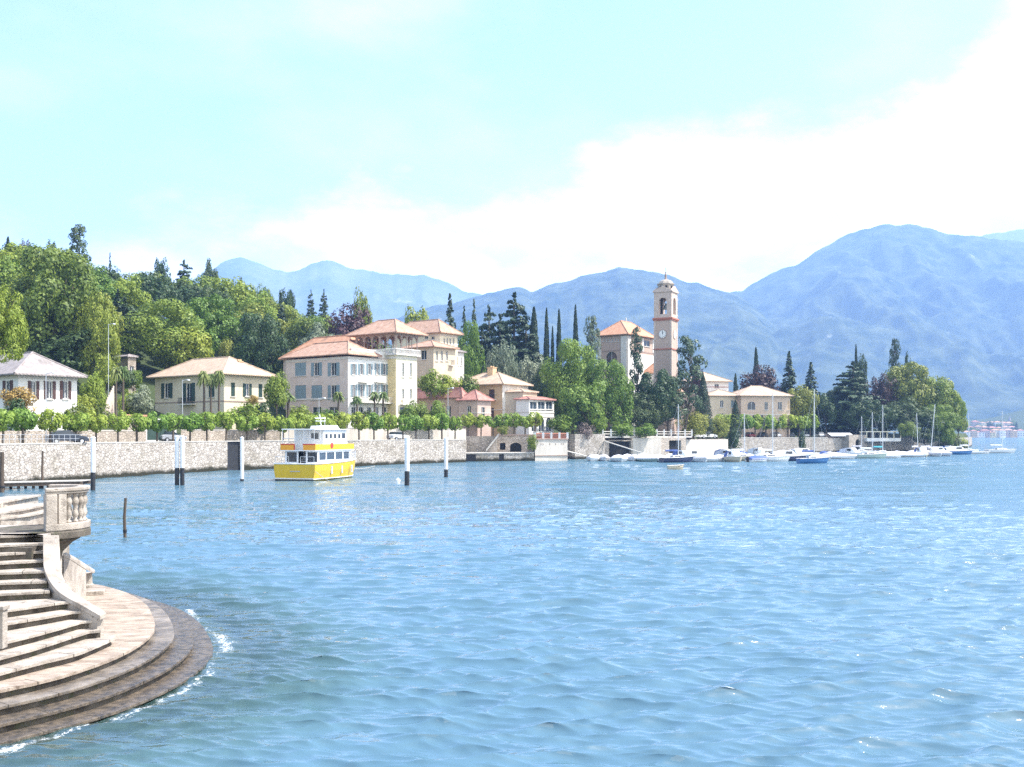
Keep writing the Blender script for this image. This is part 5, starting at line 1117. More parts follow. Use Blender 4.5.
T('cone','cypress',703,373,21,236,'broad dark cypress in front of the pale cream wing'); T('cypress','cypress',735.5,374,8,282,'small slim cypress behind the pale cream wing'); T('cone','cypress',735.5,400,15,245,'little cone shaped cypress in front of the peach villa')
T('cypress','cypress',756,348,9,296,'dark cypress rising above the copper beech'); T('low','purple',762,363,52,288,'copper purple beech behind the peach villa')
T('spruce','conifer',789,352,27,282,'tall spruce right of the copper beech'); T('spruce','conifer',811,363,27,284,'second spruce standing right of the tall spruce by the villa')
T('broad','olive',801,384,34,272,'olive brown tree at the foot of the two spruces'); T('broad','dark',826,392,30,280,'dark bushy tree between the spruces and the wide cedar')
T('low','yellow',694,410,34,231,'yellow green rounded tree beside the promenade balustrade'); T('low','yellow',717,416,24,238,'low yellow green bush tree left of the clipped avenue')
T('cedar','cedar',853,364,58,283,'wide layered cedar at the left of the cape'); T('cypress','cypress',856,345,6,312,'tiny cypress above the wide layered cedar'); T('broad','dark',862,352,14,310,'small dark tree beside the tiny cypress')
T('low','purple',883,372,34,290,'dark purple tree between the cedar and the big olive tree'); T('big','olive',910,361,66,292,'big olive green tree crowning the cape'); T('big','mid',936,376,52,290,'rounded green tree at the right side of the cape'); T('big','bright',952,390,28,292,'bright green tree at the tip of the cape'); T('big','dark',900,396,64,280,'dark undergrowth tree in front of the big olive tree'); T('big','mid',936,404,44,279,'shaded green tree low on the cape shore'); T('big','dark',870,400,50,276,'dark evergreen low behind the pergola')
T('pine','conifer',895,340,17,305,'dark pine standing on top of the cape'); T('broad','dark',907,350,12,305,'small dark tree right of the pine on the cape top')
T('low','yellow',909,421,24,268,'round yellow green bush by the harbour pergola'); T('broad','bright',958,414,20,290,'light green shrub tree at the water edge of the cape'); T('broad','mid',945,425,22,276,'small green tree beside the boats at the cape',yb=452); T('broad','dark',925,428,26,274,'dark shrub tree above the boats under the cape',yb=450)
T('big','dark',838,384,36,292,'dark tree behind the left flank of the wide cedar')
# garden planting
hu=House('stone_hut','small grey stone hut in the trees above the bank left of the cream house','hut',128,172,108,136,357,8,m_stone2); hu.win('R',130,134,366,373,'plain'); hu.wall(); hip(hu.root,0,0,hu.L,hu.W,hu.ze,hu.ze+.5,m_roof_g,.3)
bw_=E('bank_wall','pale timber fence panel wall climbing the bank left of the palms','fence',(-50,140,0)); m=MB(); a=W(95,434,136);b=W(114,434,152)
for i in range(16):
    p=a.lerp(b,i/16); q=a.lerp(b,(i+.93)/16); z0=3.9+i*.14; zt=6.6+i*.38; m.prism([(p.x,p.y),(q.x,q.y),(q.x,q.y+.12),(p.x,p.y+.12)],z0-1,zt)
world_child(m.build('boards',m_plaster_rose,bw_))
T('broad','dark',122,366,30,160,'dark leafy tree hiding the lower half of the grey hut',yb=395); T('broad','mid',133,369,22,164,'green leafy tree in front of the right side of the grey hut',yb=400); T('bush','mid',133,392,26,155,'mid green shrub on the bank right of the palm pair',yb=428); T('broad','mid',106,352,26,158,'green tree above the pale fence left of the palm pair',yb=405); T('bush','olive',100,400,22,134,'olive shrub at the foot of the pale fence',yb=430)
T('bush','mid',962,436,18,296,'dark green bush overhanging the water at the cape tip',yb=453); T('bush','dark',951,434,26,286,'dark bush at the foot of the bright cape tree',yb=454)
Gd='garden shrubs'
for a in [('bush','orange',18,386,34,112,'orange blossoming shrub in front of the white house',412),('bush','dark',18,398,36,110,'dark green shrub under the orange blossoming shrub',432),('broad','bright',94,370,24,132,'light green garden tree right of the white house',425),('broad','mid',84,392,26,126,'green garden tree at the right corner of the white house',428),('bush','olive',75,402,28,118,'olive shrub behind the clipped trees by the white house',432),
 ('bush','silver',141,384,26,150,'grey green shrub at the left wall of the cream house',420),('bush','bright',128,388,22,150,'light green shrub climbing the bank left of the cream house',425),('bush','bright',247,398,36,150,'light green bushy shrub in front of the white side of the cream house',432),('bush','orange',253,395,13,148,'small orange shrub against the cream house',404),
 ('broad','mid',277,370,24,158,'green tree at the left front corner of the hotel',425),('bush','dark',262,402,30,152,'dark shrub between the cream house and the hotel',432),('bush','mid',322,408,34,166,'low green shrub in front of the hotel face',432),('bush','mid',300,404,26,164,'green shrub between palms in front of the hotel',430),('bush','olive',369,410,30,172,'olive shrub under the hotel balcony',432),
 ('bush','mid',408,404,24,176,'green shrub in front of the tower block',430),('bush','yellow',418,399,24,178,'pale yellow green shrub right of the tower block',428),('bush','mid',437,400,26,180,'green shrub before the long pink building',428),('bush','mid',430,368,26,196,'green tree between the tower block and the upper villa',398),('bush','bright',446,374,30,200,'light green tree below the upper villa',400),('bush','olive',468,374,26,206,'small olive tree behind the pink pavilion',400),
 ('bush','wisteria',585,422,20,201,'mauve leaved creeper over the mossy quay wall',440),('bush','bright',560,414,30,200,'fresh green bushy hedge right of the veranda house',434),('bush','bright',597,416,24,205,'fresh green bush above the mossy quay wall',434),('bush','bright',622,422,24,206,'light green bush at the left end of the promenade',438),('bush','bright',646,423,24,210,'light green bush behind the promenade balustrade',438),('bush','mid',533,434,12,186,'trailing plant at the corner of the boathouse terrace',452),('bush','olive',502,425,12,187,'tuft of brown green plants above the jetty stairs',436),('bush','dark',733,428,18,240,'dark shrubs around the harbour steps',452),('bush','dark',802,430,9,258,'dark ivy hanging down the harbour wall',455)]:
    T(a[0],a[1],a[2],a[3],a[4],a[5],a[6],yb=a[7])
for px,yt,wp,D_,yb,lb in((116,363,16,142,418,'left palm of the pair on the bank beside the cream house'),(123,362,17,143,418,'right palm of the pair on the bank beside the cream house'),(204,367,17,148,420,'left palm in front of the cream house'),(219,366,16,148,421,'right palm in front of the cream house'),(211,370,14,150,419,'middle leaning palm between the two straight palms of the cream house'),(288,390,19,160,425,'stout palm at the left corner of the hotel'),(338.5,389,15,166,424,'tall palm in front of the rose face of the hotel'),(357,394,14,170,424,'left palm in front of the white face of the hotel'),(374.5,389,15,172,424,'middle palm in front of the white face of the hotel'),(383,389,15,174,424,'right palm beside the tower block'),(431,371,14,196,400,'palm on the terrace below the upper villa')):
    T('palm','palm',px,yt,wp,D_,lb,yb=yb,group='palms in the gardens')
ORD=['first','second','third','fourth','fifth','sixth','seventh','eighth','ninth','tenth','eleventh','twelfth','thirteenth','fourteenth','fifteenth','sixteenth','seventeenth','eighteenth','nineteenth','twentieth','twenty first','twenty second','twenty third','twenty fourth','twenty fifth','twenty sixth','twenty seventh','twenty eighth','twenty ninth','thirtieth','thirty first','thirty second','thirty third','thirty fourth','thirty fifth','thirty sixth','thirty seventh','thirty eighth','thirty ninth','fortieth']
pol=[3,23,50,76,96,118,137,157,173,190,207,226,247,265,283,297,312,326,343,359,374,388,403,416,429,442,455,468,481,493,504,514,525,535]
for i,px in enumerate(pol):
    D_=coast(px)+1.6 if px<467 else 191.5; X=(px-512)/F*D_; w_=2.45 if px<260 else 2.6
    yt=(409.5 if px<110 else 411.5) if px<280 else 413.5
    zt=5+(434-yt-trn.uniform(-2,2))/F*D_; plant('pollard','pollard',X,D_,3.9 if px<467 else 4.6,w_*trn.uniform(1.15,1.5),zt-(3.9 if px<467 else 4.6),'clipped leafy tree on the quay, %s from the left'%ORD[i],'clipped trees in a row along the quay',cat='tree')
for i,px in enumerate((722,733,744,755,766,777,788,799,810)):
    D_=coast(px)+5; X=(px-512)/F*D_; zt=5+(434-415)/F*D_; r=plant('pollard','pollard',X,D_,3.9,5.4,zt-3.7,'flat topped clipped tree in the harbour avenue, %s from the left'%ORD[i],'clipped avenue above the harbour wall',cat='tree')
# ---------------------------------------------------------------- lamps and poles
def lamp(px,yt,D_,yb,lb,arm=1):
    X=(px-512)/F*D_; z=5+(434-yb)/F*D_; h_=5+(434-yt)/F*D_-z; r=E('street_lamp',lb,'street lamp',(X,D_,z),0,'street lamps'); m=MB(); m.tube((0,0,0),(0,0,h_),.055,.035); m.tube((0,0,h_-.1),(arm*.8,0,h_+.1),.04,.03); m.build('pole',m_alu,r); m=MB(); m.lathe([(.05,.1),(.18,.05),(.22,-.05),(.1,-.12)],(arm*.85,0,h_),10); m.build('lamp_head',m_white,r)
lamp(46,373,106,443,'street lamp in front of the white house'); lamp(108.5,324,150,420,'tall lamp pole in front of the hillside trees'); lamp(182.5,380,140,442,'street lamp in front of the shaded wall of the cream house'); lamp(319,398,152,440,'street lamp in front of the hotel behind the ferry'); lamp(448,388,176,438,'street lamp in front of the long pink building')
def post(px,yt,yb,lb,dark=.3,r_=.22,m0=None):
    D_=5000/(yb-434); X=(px-512)/F*D_; h_=5+(434-yt)/F*D_; r=E('mooring_post',lb,'mooring post',(X,D_,0),0,'white mooring posts'); m=MB(); m.tube((0,0,h_*dark),(0,0,h_),r_,r_,14); m.lathe([(r_+.02,0),(r_+.02,.06),(.02,.14)],(0,0,h_),14); m.build('shaft',m0 or m_white,r); m=MB(); m.tube((0,0,-3.1),(0,0,h_*dark),r_*1.05,r_,14); m.build('base',m_black,r)
post(93,438,490,'white mooring post with dark base behind the balustrade',.34,.20); post(177,437,486,'left white mooring post of the pair in front of the cream house',.37,.2); post(182.3,437,486,'right white mooring post of the pair in front of the cream house',.37,.2); post(242,438,481.5,'white mooring post beside the black gate in the quay wall',.06,.19); post(407,438.5,485,'white mooring post with black base right of the yellow ferry',.3,.24); post(446,438.5,477,'smaller white mooring post with black base further right of the ferry',.2,.23)
def stake(px,yt,yb,r_,lb,lean=.02):
    D_=5000/(yb-434); X=(px-512)/F*D_; h_=5+(434-yt)/F*D_; r=E('wooden_stake',lb,'stake',(X,D_,0)); m=MB(); m.path([Vector((lean*2,0,-3.1)),Vector((0,0,0)),Vector((-lean,0,h_*.5)),Vector((lean,0,h_))],r_*1.1,r_*.85,9); m.build('shaft',m_wood,r); m=MB(); m.lathe([(r_*1.25,-.02),(r_*1.3,.1),(r_*1.1,.14)],(0,0,h_*.12),9); m.build('iron_band',m_black,r)
stake(125,498,537,.075,'dark weathered stake rising alone from the water right of the balustrade',.03); stake(2,452,492,.2,'thick dark timber pile at the left edge beside the low pier'); stake(42.5,451,488,.11,'thin timber pile standing behind the low pier')
# low pier
pr_=E('low_pier','low weathered pier with plank deck in front of the quay wall at the left','pier',(-40,92,0)); A=G(-80,492);B=G(86,487.5); m=MB(); n=30
for i in range(n):
    a=A.lerp(B,i/n);b=A.lerp(B,(i+.9)/n); m.prism([(a.x,a.y-1),(b.x,b.y-1),(b.x,b.y+1.2),(a.x,a.y+1.2)],.62,.70)
world_child(m.build('plank_deck',m_cop,pr_)); m=MB(); m.prism([(A.x,A.y-.9),(B.x,B.y-.9),(B.x,B.y-.7),(A.x,A.y-.7)],.3,.615); m.prism([(A.x,A.y+.9),(B.x,B.y+.9),(B.x,B.y+1.1),(A.x,A.y+1.1)],.3,.615)
for i in range(11):
    a=A.lerp(B,(i+.5)/11); m.tube((a.x,a.y-.5,-3.1),(a.x,a.y-.5,.6),.13); m.tube((a.x,a.y+.8,-3.1),(a.x,a.y+.8,.6),.13)
world_child(m.build('pier_frame',m_wood,pr_))
# railing on the quay near the parked car
rl=E('quay_railing','thin grey railing on the quay edge in front of the dark car','railing',(-45,108,0)); m=MB()
prev=None
for p in np.arange(-40,92,5.5):
    v=W(p,434,coast(p)+.3); m.tube((v.x,v.y,4.08),(v.x,v.y,4.95),.025,n=6)
    if prev is not None:
        for z in(4.5,4.93): m.tube((prev.x,prev.y,z),(v.x,v.y,z),.02,n=6)
    prev=v
world_child(m.build('rail',m_alu,rl))
# ---------------------------------------------------------------- cars
def car(px,D_,z,rz,body,lb,L_=4.2,grp='parked cars'):
    r=E('parked_car',lb,'car',((px-512)/F*D_,D_,z),rz,grp); W_=1.72
    prof=[(-L_/2,.35),(-L_/2+.02,.85),(-L_/2+.5,.98),(L_/2-1.15,.92),(L_/2-.25,.78),(L_/2,.55),(L_/2-.02,.3)]
    m=MB(); S=[[(x,s*W_/2*k,zz) for x,zz in prof] for s,k in((-1,.9),(-1,1.0),(1,1.0),(1,.9))]
    S[0]=[(x*.98,-W_/2,z_*1.0) for x,z_ in prof]; S[1]=[(x,-W_/2+.12,z_+.03) for x,z_ in prof]; S[2]=[(x,W_/2-.12,z_+.03) for x,z_ in prof]; S[3]=[(x*.98,W_/2,z_) for x,z_ in prof]
    m.loft(S,close=True); b=m.build('body',body,r,bevel=.04)
    m=MB(); a=[(-L_/2+.45,.95),(-L_/2+.85,1.42),(L_/2-1.95,1.45),(L_/2-1.15,.92)]; m.loft([[(x,y*(1 if z_<1 else .84),z_) for x,z_ in a] for y in(-W_/2+.08,W_/2-.08)],close=True); m.build('window',m_glass,r)
    m=MB(); m.box(-L_/2+.8,L_/2-1.9,-W_/2+.2,W_/2-.2,1.44,1.49); m.build('roof',body,r,bevel=.02)
    for x in(-L_/2+.75,L_/2-.8):
        for y in(-W_/2+.02,W_/2-.02):
            m=MB(); m.tube((x,y-.1,.31),(x,y+.1,.31),.31,n=16); wh=m.build('wheel',m_tyre,r); m=MB(); m.tube((x,y-.11,.31),(x,y+.11,.31),.18,n=12); m.build('rim',m_alu,wh)
    for y in(-.6,.6): m=MB(); m.box(L_/2-.14,L_/2-.02,y-.16,y+.16,.6,.74); m.build('headlight',m_white,r)
m_cw=mat('car_white',(.7,.7,.7),rough=.3,spec=.6); m_cd=mat('car_dark_blue',(.02,.03,.05),rough=.25,spec=.6); m_cs=mat('car_silver',(.4,.41,.43),rough=.3,metal=.4); m_cr=mat('car_dark_red',(.2,.03,.03),rough=.3)
RD=R(53)
car(67,109,3.92,R(40),m_cd,'dark blue car parked on the road behind the quay railing'); car(171,136,3.92,RD,m_cs,'silver car partly seen at the dark green gateway',3.9); car(398,172,3.92,RD,m_cw,'white car on the road right of the ferry roof')
car(337,156,3.92,RD,m_cw,'white car hidden behind the ferry wheelhouse') if 0 else None
for px,D_,mm,lb in((697,233,m_cw,'leftmost of the two white cars above the white harbour wall'),(708,236,m_cw,'right one of the two white cars above the white harbour wall'),(722,250,m_cd,'dark car at the left end of the clipped avenue'),(735,254,m_cs,'silver car under the left part of the clipped avenue'),(749,258,m_cr,'dark red car under the clipped avenue'),(762,262,m_cd,'dark car beside the dark red car under the avenue'),(775,264,m_cw,'white car parked upright under the middle of the avenue'),(789,267,m_cd,'dark car right of the white car under the avenue'),(803,270,m_cs,'silver car under the right part of the avenue'),(819,274,m_cw,'white car just past the right end of the avenue')):
    car(px,D_,4.0,R(20) if px<715 else R(100),mm,lb,grp='cars parked above the harbour')
# ---------------------------------------------------------------- boats
def hullmesh(L_,B,Hh,mb,rake=.12,sheer=.25,n=11,tr=.82):
    secs=[]
    for i in range(n):
        f=i/(n-1); x=-L_/2+L_*f; b=B/2*(tr+(1-tr)*min(1,f*2.5))*(1-max(0,(f-.45)/.55)**2.2*.97); zt=Hh+sheer*f**2*Hh; ov=L_*rake*max(0,f-.7)/.3
        secs.append([(x+ov,b,zt),(x+ov*.5,b*.93,Hh*.45),(x,b*.62,-.12),(x,0,-.3),(x,-b*.62,-.12),(x+ov*.5,-b*.93,Hh*.45),(x+ov,-b,zt)])
    mb.loft(secs,close=False,caps=True); return secs
def boat(kind,px,yb,Lm,Bm,ang,hull,cover,lb,masty=None,lean=0,grp='boats moored in the harbour'):
    D_=5000/(yb-434); X=(px-512)/F*D_; r=E({'sail':'sailing_boat','cover':'covered_boat','open':'rowing_boat','cabin':'motor_boat'}[kind],lb,'boat',(X,D_,0),ang,grp)
    m=MB(); Hh=.55 if kind in('cover','open') else .85; sc=hullmesh(Lm,Bm,Hh,m); m.build('hull',hull,r,smooth=False)
    m=MB(); 
    for A_,B_ in zip(sc[:-1],sc[1:]): 
        dz=-.06 if kind!='open' else -.28
        m.add([(A_[0][0],A_[0][1]*.97,A_[0][2]+dz),(B_[0][0],B_[0][1]*.97,B_[0][2]+dz),(B_[6][0],B_[6][1]*.97,B_[6][2]+dz),(A_[6][0],A_[6][1]*.97,A_[6][2]+dz)],[(0,1,2,3)])
    m.build('deck',m_hcream if kind=='open' else m_hull,r)
    m=MB()
    for s in(0,6): m.path([Vector(q[s]) for q in sc],.04,.04,5)
    m.build('gunwale',m_trim,r)
    if kind=='cover':
        m=MB(); S=[]
        for i,q in enumerate(sc):
            f=i/(len(sc)-1); hh=.55*math.sin(math.pi*(.12+.8*f))**.8*(1.25 if .25<f<.5 else 1); y=q[0][1]*1.03; z=q[0][2]
            S.append([(q[0][0],y,z-.12),(q[0][0],y*.95,z+.05),(q[0][0],y*.5,z+hh*.8),(q[0][0],0,z+hh),(q[0][0],-y*.5,z+hh*.8),(q[0][0],-y*.95,z+.05),(q[0][0],-y,z-.12)])
        m.loft(S); m.build('tarpaulin',cover,r,smooth=True)
        m=MB(); m.box(-Lm/2-.35,-Lm/2-.05,-.18,.18,.1,.95); m.box(-Lm/2-.25,-Lm/2-.12,-.06,.06,-.5,.1); m.build('outboard_motor',m_black,r,bevel=.03)
    if kind=='open':
        m=MB()
        for x in(-Lm*.25,.05,Lm*.22): m.box(x-.12,x+.12,-Bm*.42,Bm*.42,Hh-.14,Hh-.08)
        m.build('bench',m_wood,r)
    if kind in('cabin','sail'):
        m=MB(); a,b=(-Lm*.12,Lm*.26) if kind=='cabin' else (-Lm*.15,Lm*.2); hh=1.15 if kind=='cabin' else .45; w_=Bm*.34; z0=Hh-.03
        m.loft([[(a,-w_,z0),(a,w_,z0),(a,w_*.85,z0+hh),(a,-w_*.85,z0+hh)],[(b*.6,-w_,z0),(b*.6,w_,z0),(b*.5,w_*.8,z0+hh),(b*.5,-w_*.8,z0+hh)],[(b+.5,-w_*.55,z0+.1),(b+.5,w_*.55,z0+.1),(b+.4,w_*.5,z0+.2),(b+.4,-w_*.5,z0+.2)]],close=True); cb=m.build('cabin',m_hull,r,bevel=.04)
        m=MB()
        for s in(-1,1): y=w_*.93*s; m.add([(a+.2,y*1.03,z0+hh*.45),(b*.5,y*1.03,z0+hh*.45),(b*.45,y*.98,z0+hh*.85),(a+.2,y*.98,z0+hh*.85)],[(0,1,2,3)])
        m.box(a-.012,a-.004,-w_*.6,w_*.6,z0+hh*.4,z0+hh*.85); m.build('cabin_window',m_glass,cb)
        if cover and kind=='cabin':
            m=MB(); S=[[( -Lm/2+.1,y,z0+.05+(.75 if abs(y)<w_ else 0)) for y in(-Bm*.42,-w_*.9,0,w_*.9,Bm*.42)],[(a,y,z0+.05+(hh if abs(y)<w_ else 0)) for y in(-Bm*.45,-w_*.9,0,w_*.9,Bm*.45)]]; m.loft(S,caps=False); m.build('canopy',cover,r)
    if kind=='sail':
        mh=5+(434-masty)/F*D_ if masty else 9; m=MB(); mxp=Lm*.08; m.tube((mxp,0,Hh),(mxp-lean,0,mh),.10,.06,8); mm=m.build('mast',m_alu,r)
        m=MB(); m.tube((mxp,0,mh*.66),(mxp,Bm*.35,mh*.66),.02,n=5); m.tube((mxp,0,mh*.66),(mxp,-Bm*.35,mh*.66),.02,n=5)
        for e in((Lm*.52,0,Hh+.1),(-Lm*.48,0,Hh)): m.tube((mxp-lean,0,mh-.1),e,.012,.012,4)
        for s in(-1,1): m.tube((mxp-lean,0,mh-.2),(mxp,s*Bm*.42,Hh),.012,.012,4)
        m.build('rigging',m_alu,mm)
        m=MB(); m.tube((mxp,0,Hh+1.1),(-Lm*.38,0,Hh+1.15),.05); m.tube((mxp-.2,0,Hh+1.25),(-Lm*.36,0,Hh+1.28),.17,.11,8); m.build('furled_sail',cover or m_tarpb,r)
    return r
C_=R(-100); 
B_=[('cover',594,461,5.5,2.9,-1.9,m_hull,m_tarpw,'covered white boat nearest the white bastion'),('cover',619,461.5,6,3.2,-1.5,m_hull,m_tarpw,'boat under domed white tarpaulin below the dark shelter'),('cover',634,461,5,2.3,-1.7,m_hull,m_tarpg,'small boat under grey tarpaulin right of the domed white one'),('cover',649,461.5,6.5,3.6,-1.2,m_hgreen,m_tarpw,'white covered boat with dull green hull at the gangway foot'),('open',663,460.5,4.5,2,-1,m_hull,None,'open white rowing boat between the covered boat and the navy boat'),
('sail',676,462.5,6.5,2.3,.35,m_hnavy,m_tarpb,'small sailing boat with navy hull and white mast near the gangway',404),('open',675,469.5,2.6,1.1,.1,m_hcream,None,'tiny ochre dinghy floating alone in front of the harbour'),('cabin',692,460.5,6.5,2.5,.3,m_hull,m_tarpw,'white motor boat right of the navy hulled sailing boat'),('cover',711,461.5,6,2.6,.2,m_hull,m_tarpg,'pale blue grey covered boat in front of the white harbour wall'),('cabin',727,460,6,2.3,-.9,m_hull,m_tarpg,'white cabin boat with grey canopy left of the cream boat'),
('sail',742,461,6.5,2.4,.15,m_hcream,m_tarpw,'cream sailing boat with dark waterline in front of the harbour steps',413),('cover',757,462,5,2.2,.5,m_hull,m_tarpb,'small boat with dark blue tarpaulin right of the cream sailing boat'),('sail',770,461.5,7.5,2.5,.2,m_hull,m_tarpw,'white sailing boat with the tall mast in front of the peach villa',393),('cabin',787,461,7.5,2.5,.1,m_hnavy,m_tarpw,'long low motor boat with dark hull left of the blue sailing boat'),('sail',812,463.5,5.6,2.1,.12,m_hblue,m_tarpb,'sailing boat with bright blue hull at the front of the harbour',389),
('cabin',803,457.5,7,2.6,.2,m_hull,m_tarpg,'white cabin boat behind the blue sailing boat'),('cover',838,459,6.5,2.8,-.3,m_hull,m_tarpw,'white covered boat right of the blue sailing boat'),('cover',826,456.5,5.5,2.4,-1,m_hnavy,m_tarpb,'dark boat with blue tarpaulin below the awning kiosk'),('cabin',851,457,6,2.4,-1.1,m_hull,m_tarpw,'white motor boat in front of the arched boathouse'),('sail',870,458.5,6.6,2.3,.08,m_hgreen,m_tarpw,'long grey green sailing boat with mast beside the pergola',412),
('sail',860,455,6.5,2.3,.3,m_hull,m_tarpg,'white sailing boat with shorter mast by the arched door',416),('sail',881,456,6.5,2.3,.3,m_hull,m_tarpt,'sailing boat with turquoise sail cover in front of the pergola',405),('cover',891,458,5,2.3,.3,m_hull,m_tarpg,'lilac grey covered boat right of the long sailing boat'),('cover',906,457,9,4.0,.1,m_hull,m_tarpw,'biggest boat under white tarpaulin with dark lettering near the cape'),('sail',917,455.5,6,2.2,.6,m_red,m_tarpw,'sailing boat with red hull part and slanting mast by the yellow bush',413,.6),
('sail',929,455.5,7,2.4,.3,m_hull,m_tarpw,'white sailing boat with strongly leaning mast under the cape trees',404,-1.2),('cabin',938,455,6.5,2.5,.4,m_hull,m_tarpg,'white motor boat left of the blue hulled boat at the cape'),('cabin',957,454.5,7.5,2.5,.1,m_hblue,m_tarpw,'motor boat with blue hull at the tip of the cape'),('sail',967,453.5,6.5,2.2,.2,m_hull,m_tarpw,'white sailing boat with thin mast just off the cape',414),('open',978,453.8,6,2,.1,m_hull,None,'low open boat between the cape and the lone sailing boat'),('sail',1000,453,8.2,2.8,.05,m_hull,m_tarpw,'lone white sailing boat moored farthest right',411),
('cover',701,457.5,5.5,2.3,.6,m_hull,m_tarpw,'boat under white cover in the back row by the white harbour wall'),('cover',741,456.5,5.5,2.3,-1,m_hnavy,m_tarpb,'boat with blue cover in the back row at the harbour steps'),('cabin',758,457,5.5,2.4,-.9,m_hull,m_tarpw,'small white cabin boat in the back row right of the harbour steps'),('cover',781,457,6,2.4,-1.2,m_hull,m_tarpg,'grey covered boat in the back row under the avenue'),('cover',793,457,5.5,2.3,-1.2,m_hull,m_tarpw,'white covered boat in the back row under the avenue'),('cover',820,460,5,2.2,-1,m_hull,m_tarpw,'white covered boat half hidden behind the blue bow'),('cover',845,455,5,2.2,-1,m_hull,m_tarpb,'boat with blue cover in the back row before the boathouse'),('cabin',948,453.5,5.5,2.2,-.7,m_hnavy,m_tarpb,'dark cabin boat tucked under the trees of the cape')]
ex=[(604,461,1),(627,460.4,0),(642,460,0),(656,461,1),(671,459.8,0),(688,460,1),(706,459.4,0),(725,459.2,2),(742,458.6,0),(769,459,0),(787,458.4,1),(808,458,0),(848,456.4,0),(876,456,1),(912,455.6,0),(935,456.4,1),(663,461.8,0),(684,461.2,2),(700,461.8,1),(719,461.2,0),(734,461.8,2),(750,460,0),(764,458.8,1),(779,458.2,0),(797,459.8,2),(832,457.2,1),(858,456.8,0),(898,456.2,0),(922,456.6,2),(943,456,0)]
xr=random.Random(31)
for i,(px,yb,k) in enumerate(ex):
    B_.append(('cover' if k<2 else 'cabin',px,yb,xr.uniform(5.2,6.4),xr.uniform(2.3,2.8),xr.uniform(-1.9,-1.0),[m_hull,m_hull,m_hcream][k],[m_tarpw,m_tarpg,m_tarpb][k],['white covered','grey covered','cream hulled cabin'][k]+' boat wedged end on among moored boats, %s such from left'%ORD[i]))
for b in B_: boat(b[0],b[1],b[2],b[3]*(.8 if b[1]<800 and b[0]!='sail' else .88),b[4],b[5],b[6],b[7],b[8],b[9] if len(b)>9 else None,b[10] if len(b)>10 else 0)
# ---------------------------------------------------------------- yellow ferry
fe=E('ferry','double decked yellow and white passenger ferry moored at the quay','ferry',(0,0,0))
hd=Vector((.30,.954)); sd_=Vector((-.954,.30)); cor_=Vector(((315-512)/F*105,105.0)); Bf=4.9; Lf=13.0
cen=cor_+sd_*(Bf/2)+hd*(Lf/2); fe.location=(cen.x,cen.y,0); fe.rotation_euler=(0,0,math.atan2(hd.y,hd.x))
m=MB(); secs=[]; n=14
for i in range(n):
    f=i/(n-1); x=-Lf/2+Lf*f; b=Bf/2*(1-max(0,(f-.45)/.55)**2.3*.95); zt=1.85+.35*f**2; ov=1.0*max(0,f-.6)/.4
    secs.append([(x+ov,b,zt),(x+ov*.7,b*.99,1.1),(x+ov*.3,b*.93,.28),(x,b*.7,-.3),(x,0,-.6),(x,-b*.7,-.3),(x+ov*.3,-b*.93,.28),(x+ov*.7,-b*.99,1.1),(x+ov,-b,zt)])
m.loft(secs); hull=m.build('hull',m_yel,fe)
m=MB(); 
for s in(0,8): m.path([Vector(q[s]) for q in secs],.07,.07,6)
m.tube(secs[0][0],secs[0][8],.07,.07,6); m.build('gunwale',m_white,hull)
m=MB()
for s,k in((2,-1),(6,1)): m.path([Vector(q[s])+Vector((0,0,-.05)) for q in secs],.05,.05,6)
m.box(-Lf/2-.03,-Lf/2+.02,-Bf/2*.93,Bf/2*.93,.22,.34); m.build('stripe',m_white,hull)
m=MB(); m.box(-Lf/2-.04,-Lf/2+.02,-Bf/2*.93,Bf/2*.93,-.3,.2); m.build('waterline_band',m_black,hull)
m=MB(); m.box(-Lf/2-.035,-Lf/2-.01,-.7,.5,1.0,1.1); m.build('stern_plate',m_cop,hull)
m=MB(); 
for A_,B2 in zip(secs[:-1],secs[1:]): m.add([(A_[0][0],A_[0][1]*.98,A_[0][2]-.12),(B2[0][0],B2[0][1]*.98,B2[0][2]-.12),(B2[8][0],B2[8][1]*.98,B2[8][2]-.12),(A_[8][0],A_[8][1]*.98,A_[8][2]-.12)],[(0,1,2,3)])
m.build('deck',m_tarpw,fe)
z0,z1=1.78,3.2; hb=1.95; xa,xb=-5.0,2.8
def panel(m,axis,c,a0,a1,z0_,z1_,ops,t=.06):
    us=sorted({a0,a1,*[q for o in ops for q in o[:2]]}); zs=sorted({z0_,z1_,*[q for o in ops for q in o[2:4]]})
    for a,b in zip(us[:-1],us[1:]):
        for c_,d_ in zip(zs[:-1],zs[1:]):
            if any(o[0]<(a+b)/2<o[1] and o[2]<(c_+d_)/2<o[3] for o in ops): continue
            if axis=='y': m.box(a,b,c-t/2,c+t/2,c_,d_)
            else: m.box(c-t/2,c+t/2,a,b,c_,d_)
lc=MB(); so_=[(-4.7,-3.2,2.2,3.0),(-3.0,-1.2,2.2,3.0),(-1.0,.7,2.2,3.0),(.9,2.4,2.2,3.0)]; ro_=[(.55,1.75,2.0,3.05),(-1.9,-.75,2.0,3.05),(-.55,.35,1.8,3.15)]
for s in(-1,1): panel(lc,'y',s*hb,xa,xb,z0,z1,so_)
panel(lc,'x',xa,-hb,hb,z0,z1,ro_); lc.loft([[(xb,-hb,z0),(xb,hb,z0),(xb,hb,z1),(xb,-hb,z1)],[(xb+1.0,-hb*.8,z0),(xb+1.0,hb*.8,z0),(xb+.8,hb*.8,z1),(xb+.8,-hb*.8,z1)]],close=True); cabn=lc.build('lower_cabin',m_hull,fe,bevel=.03)
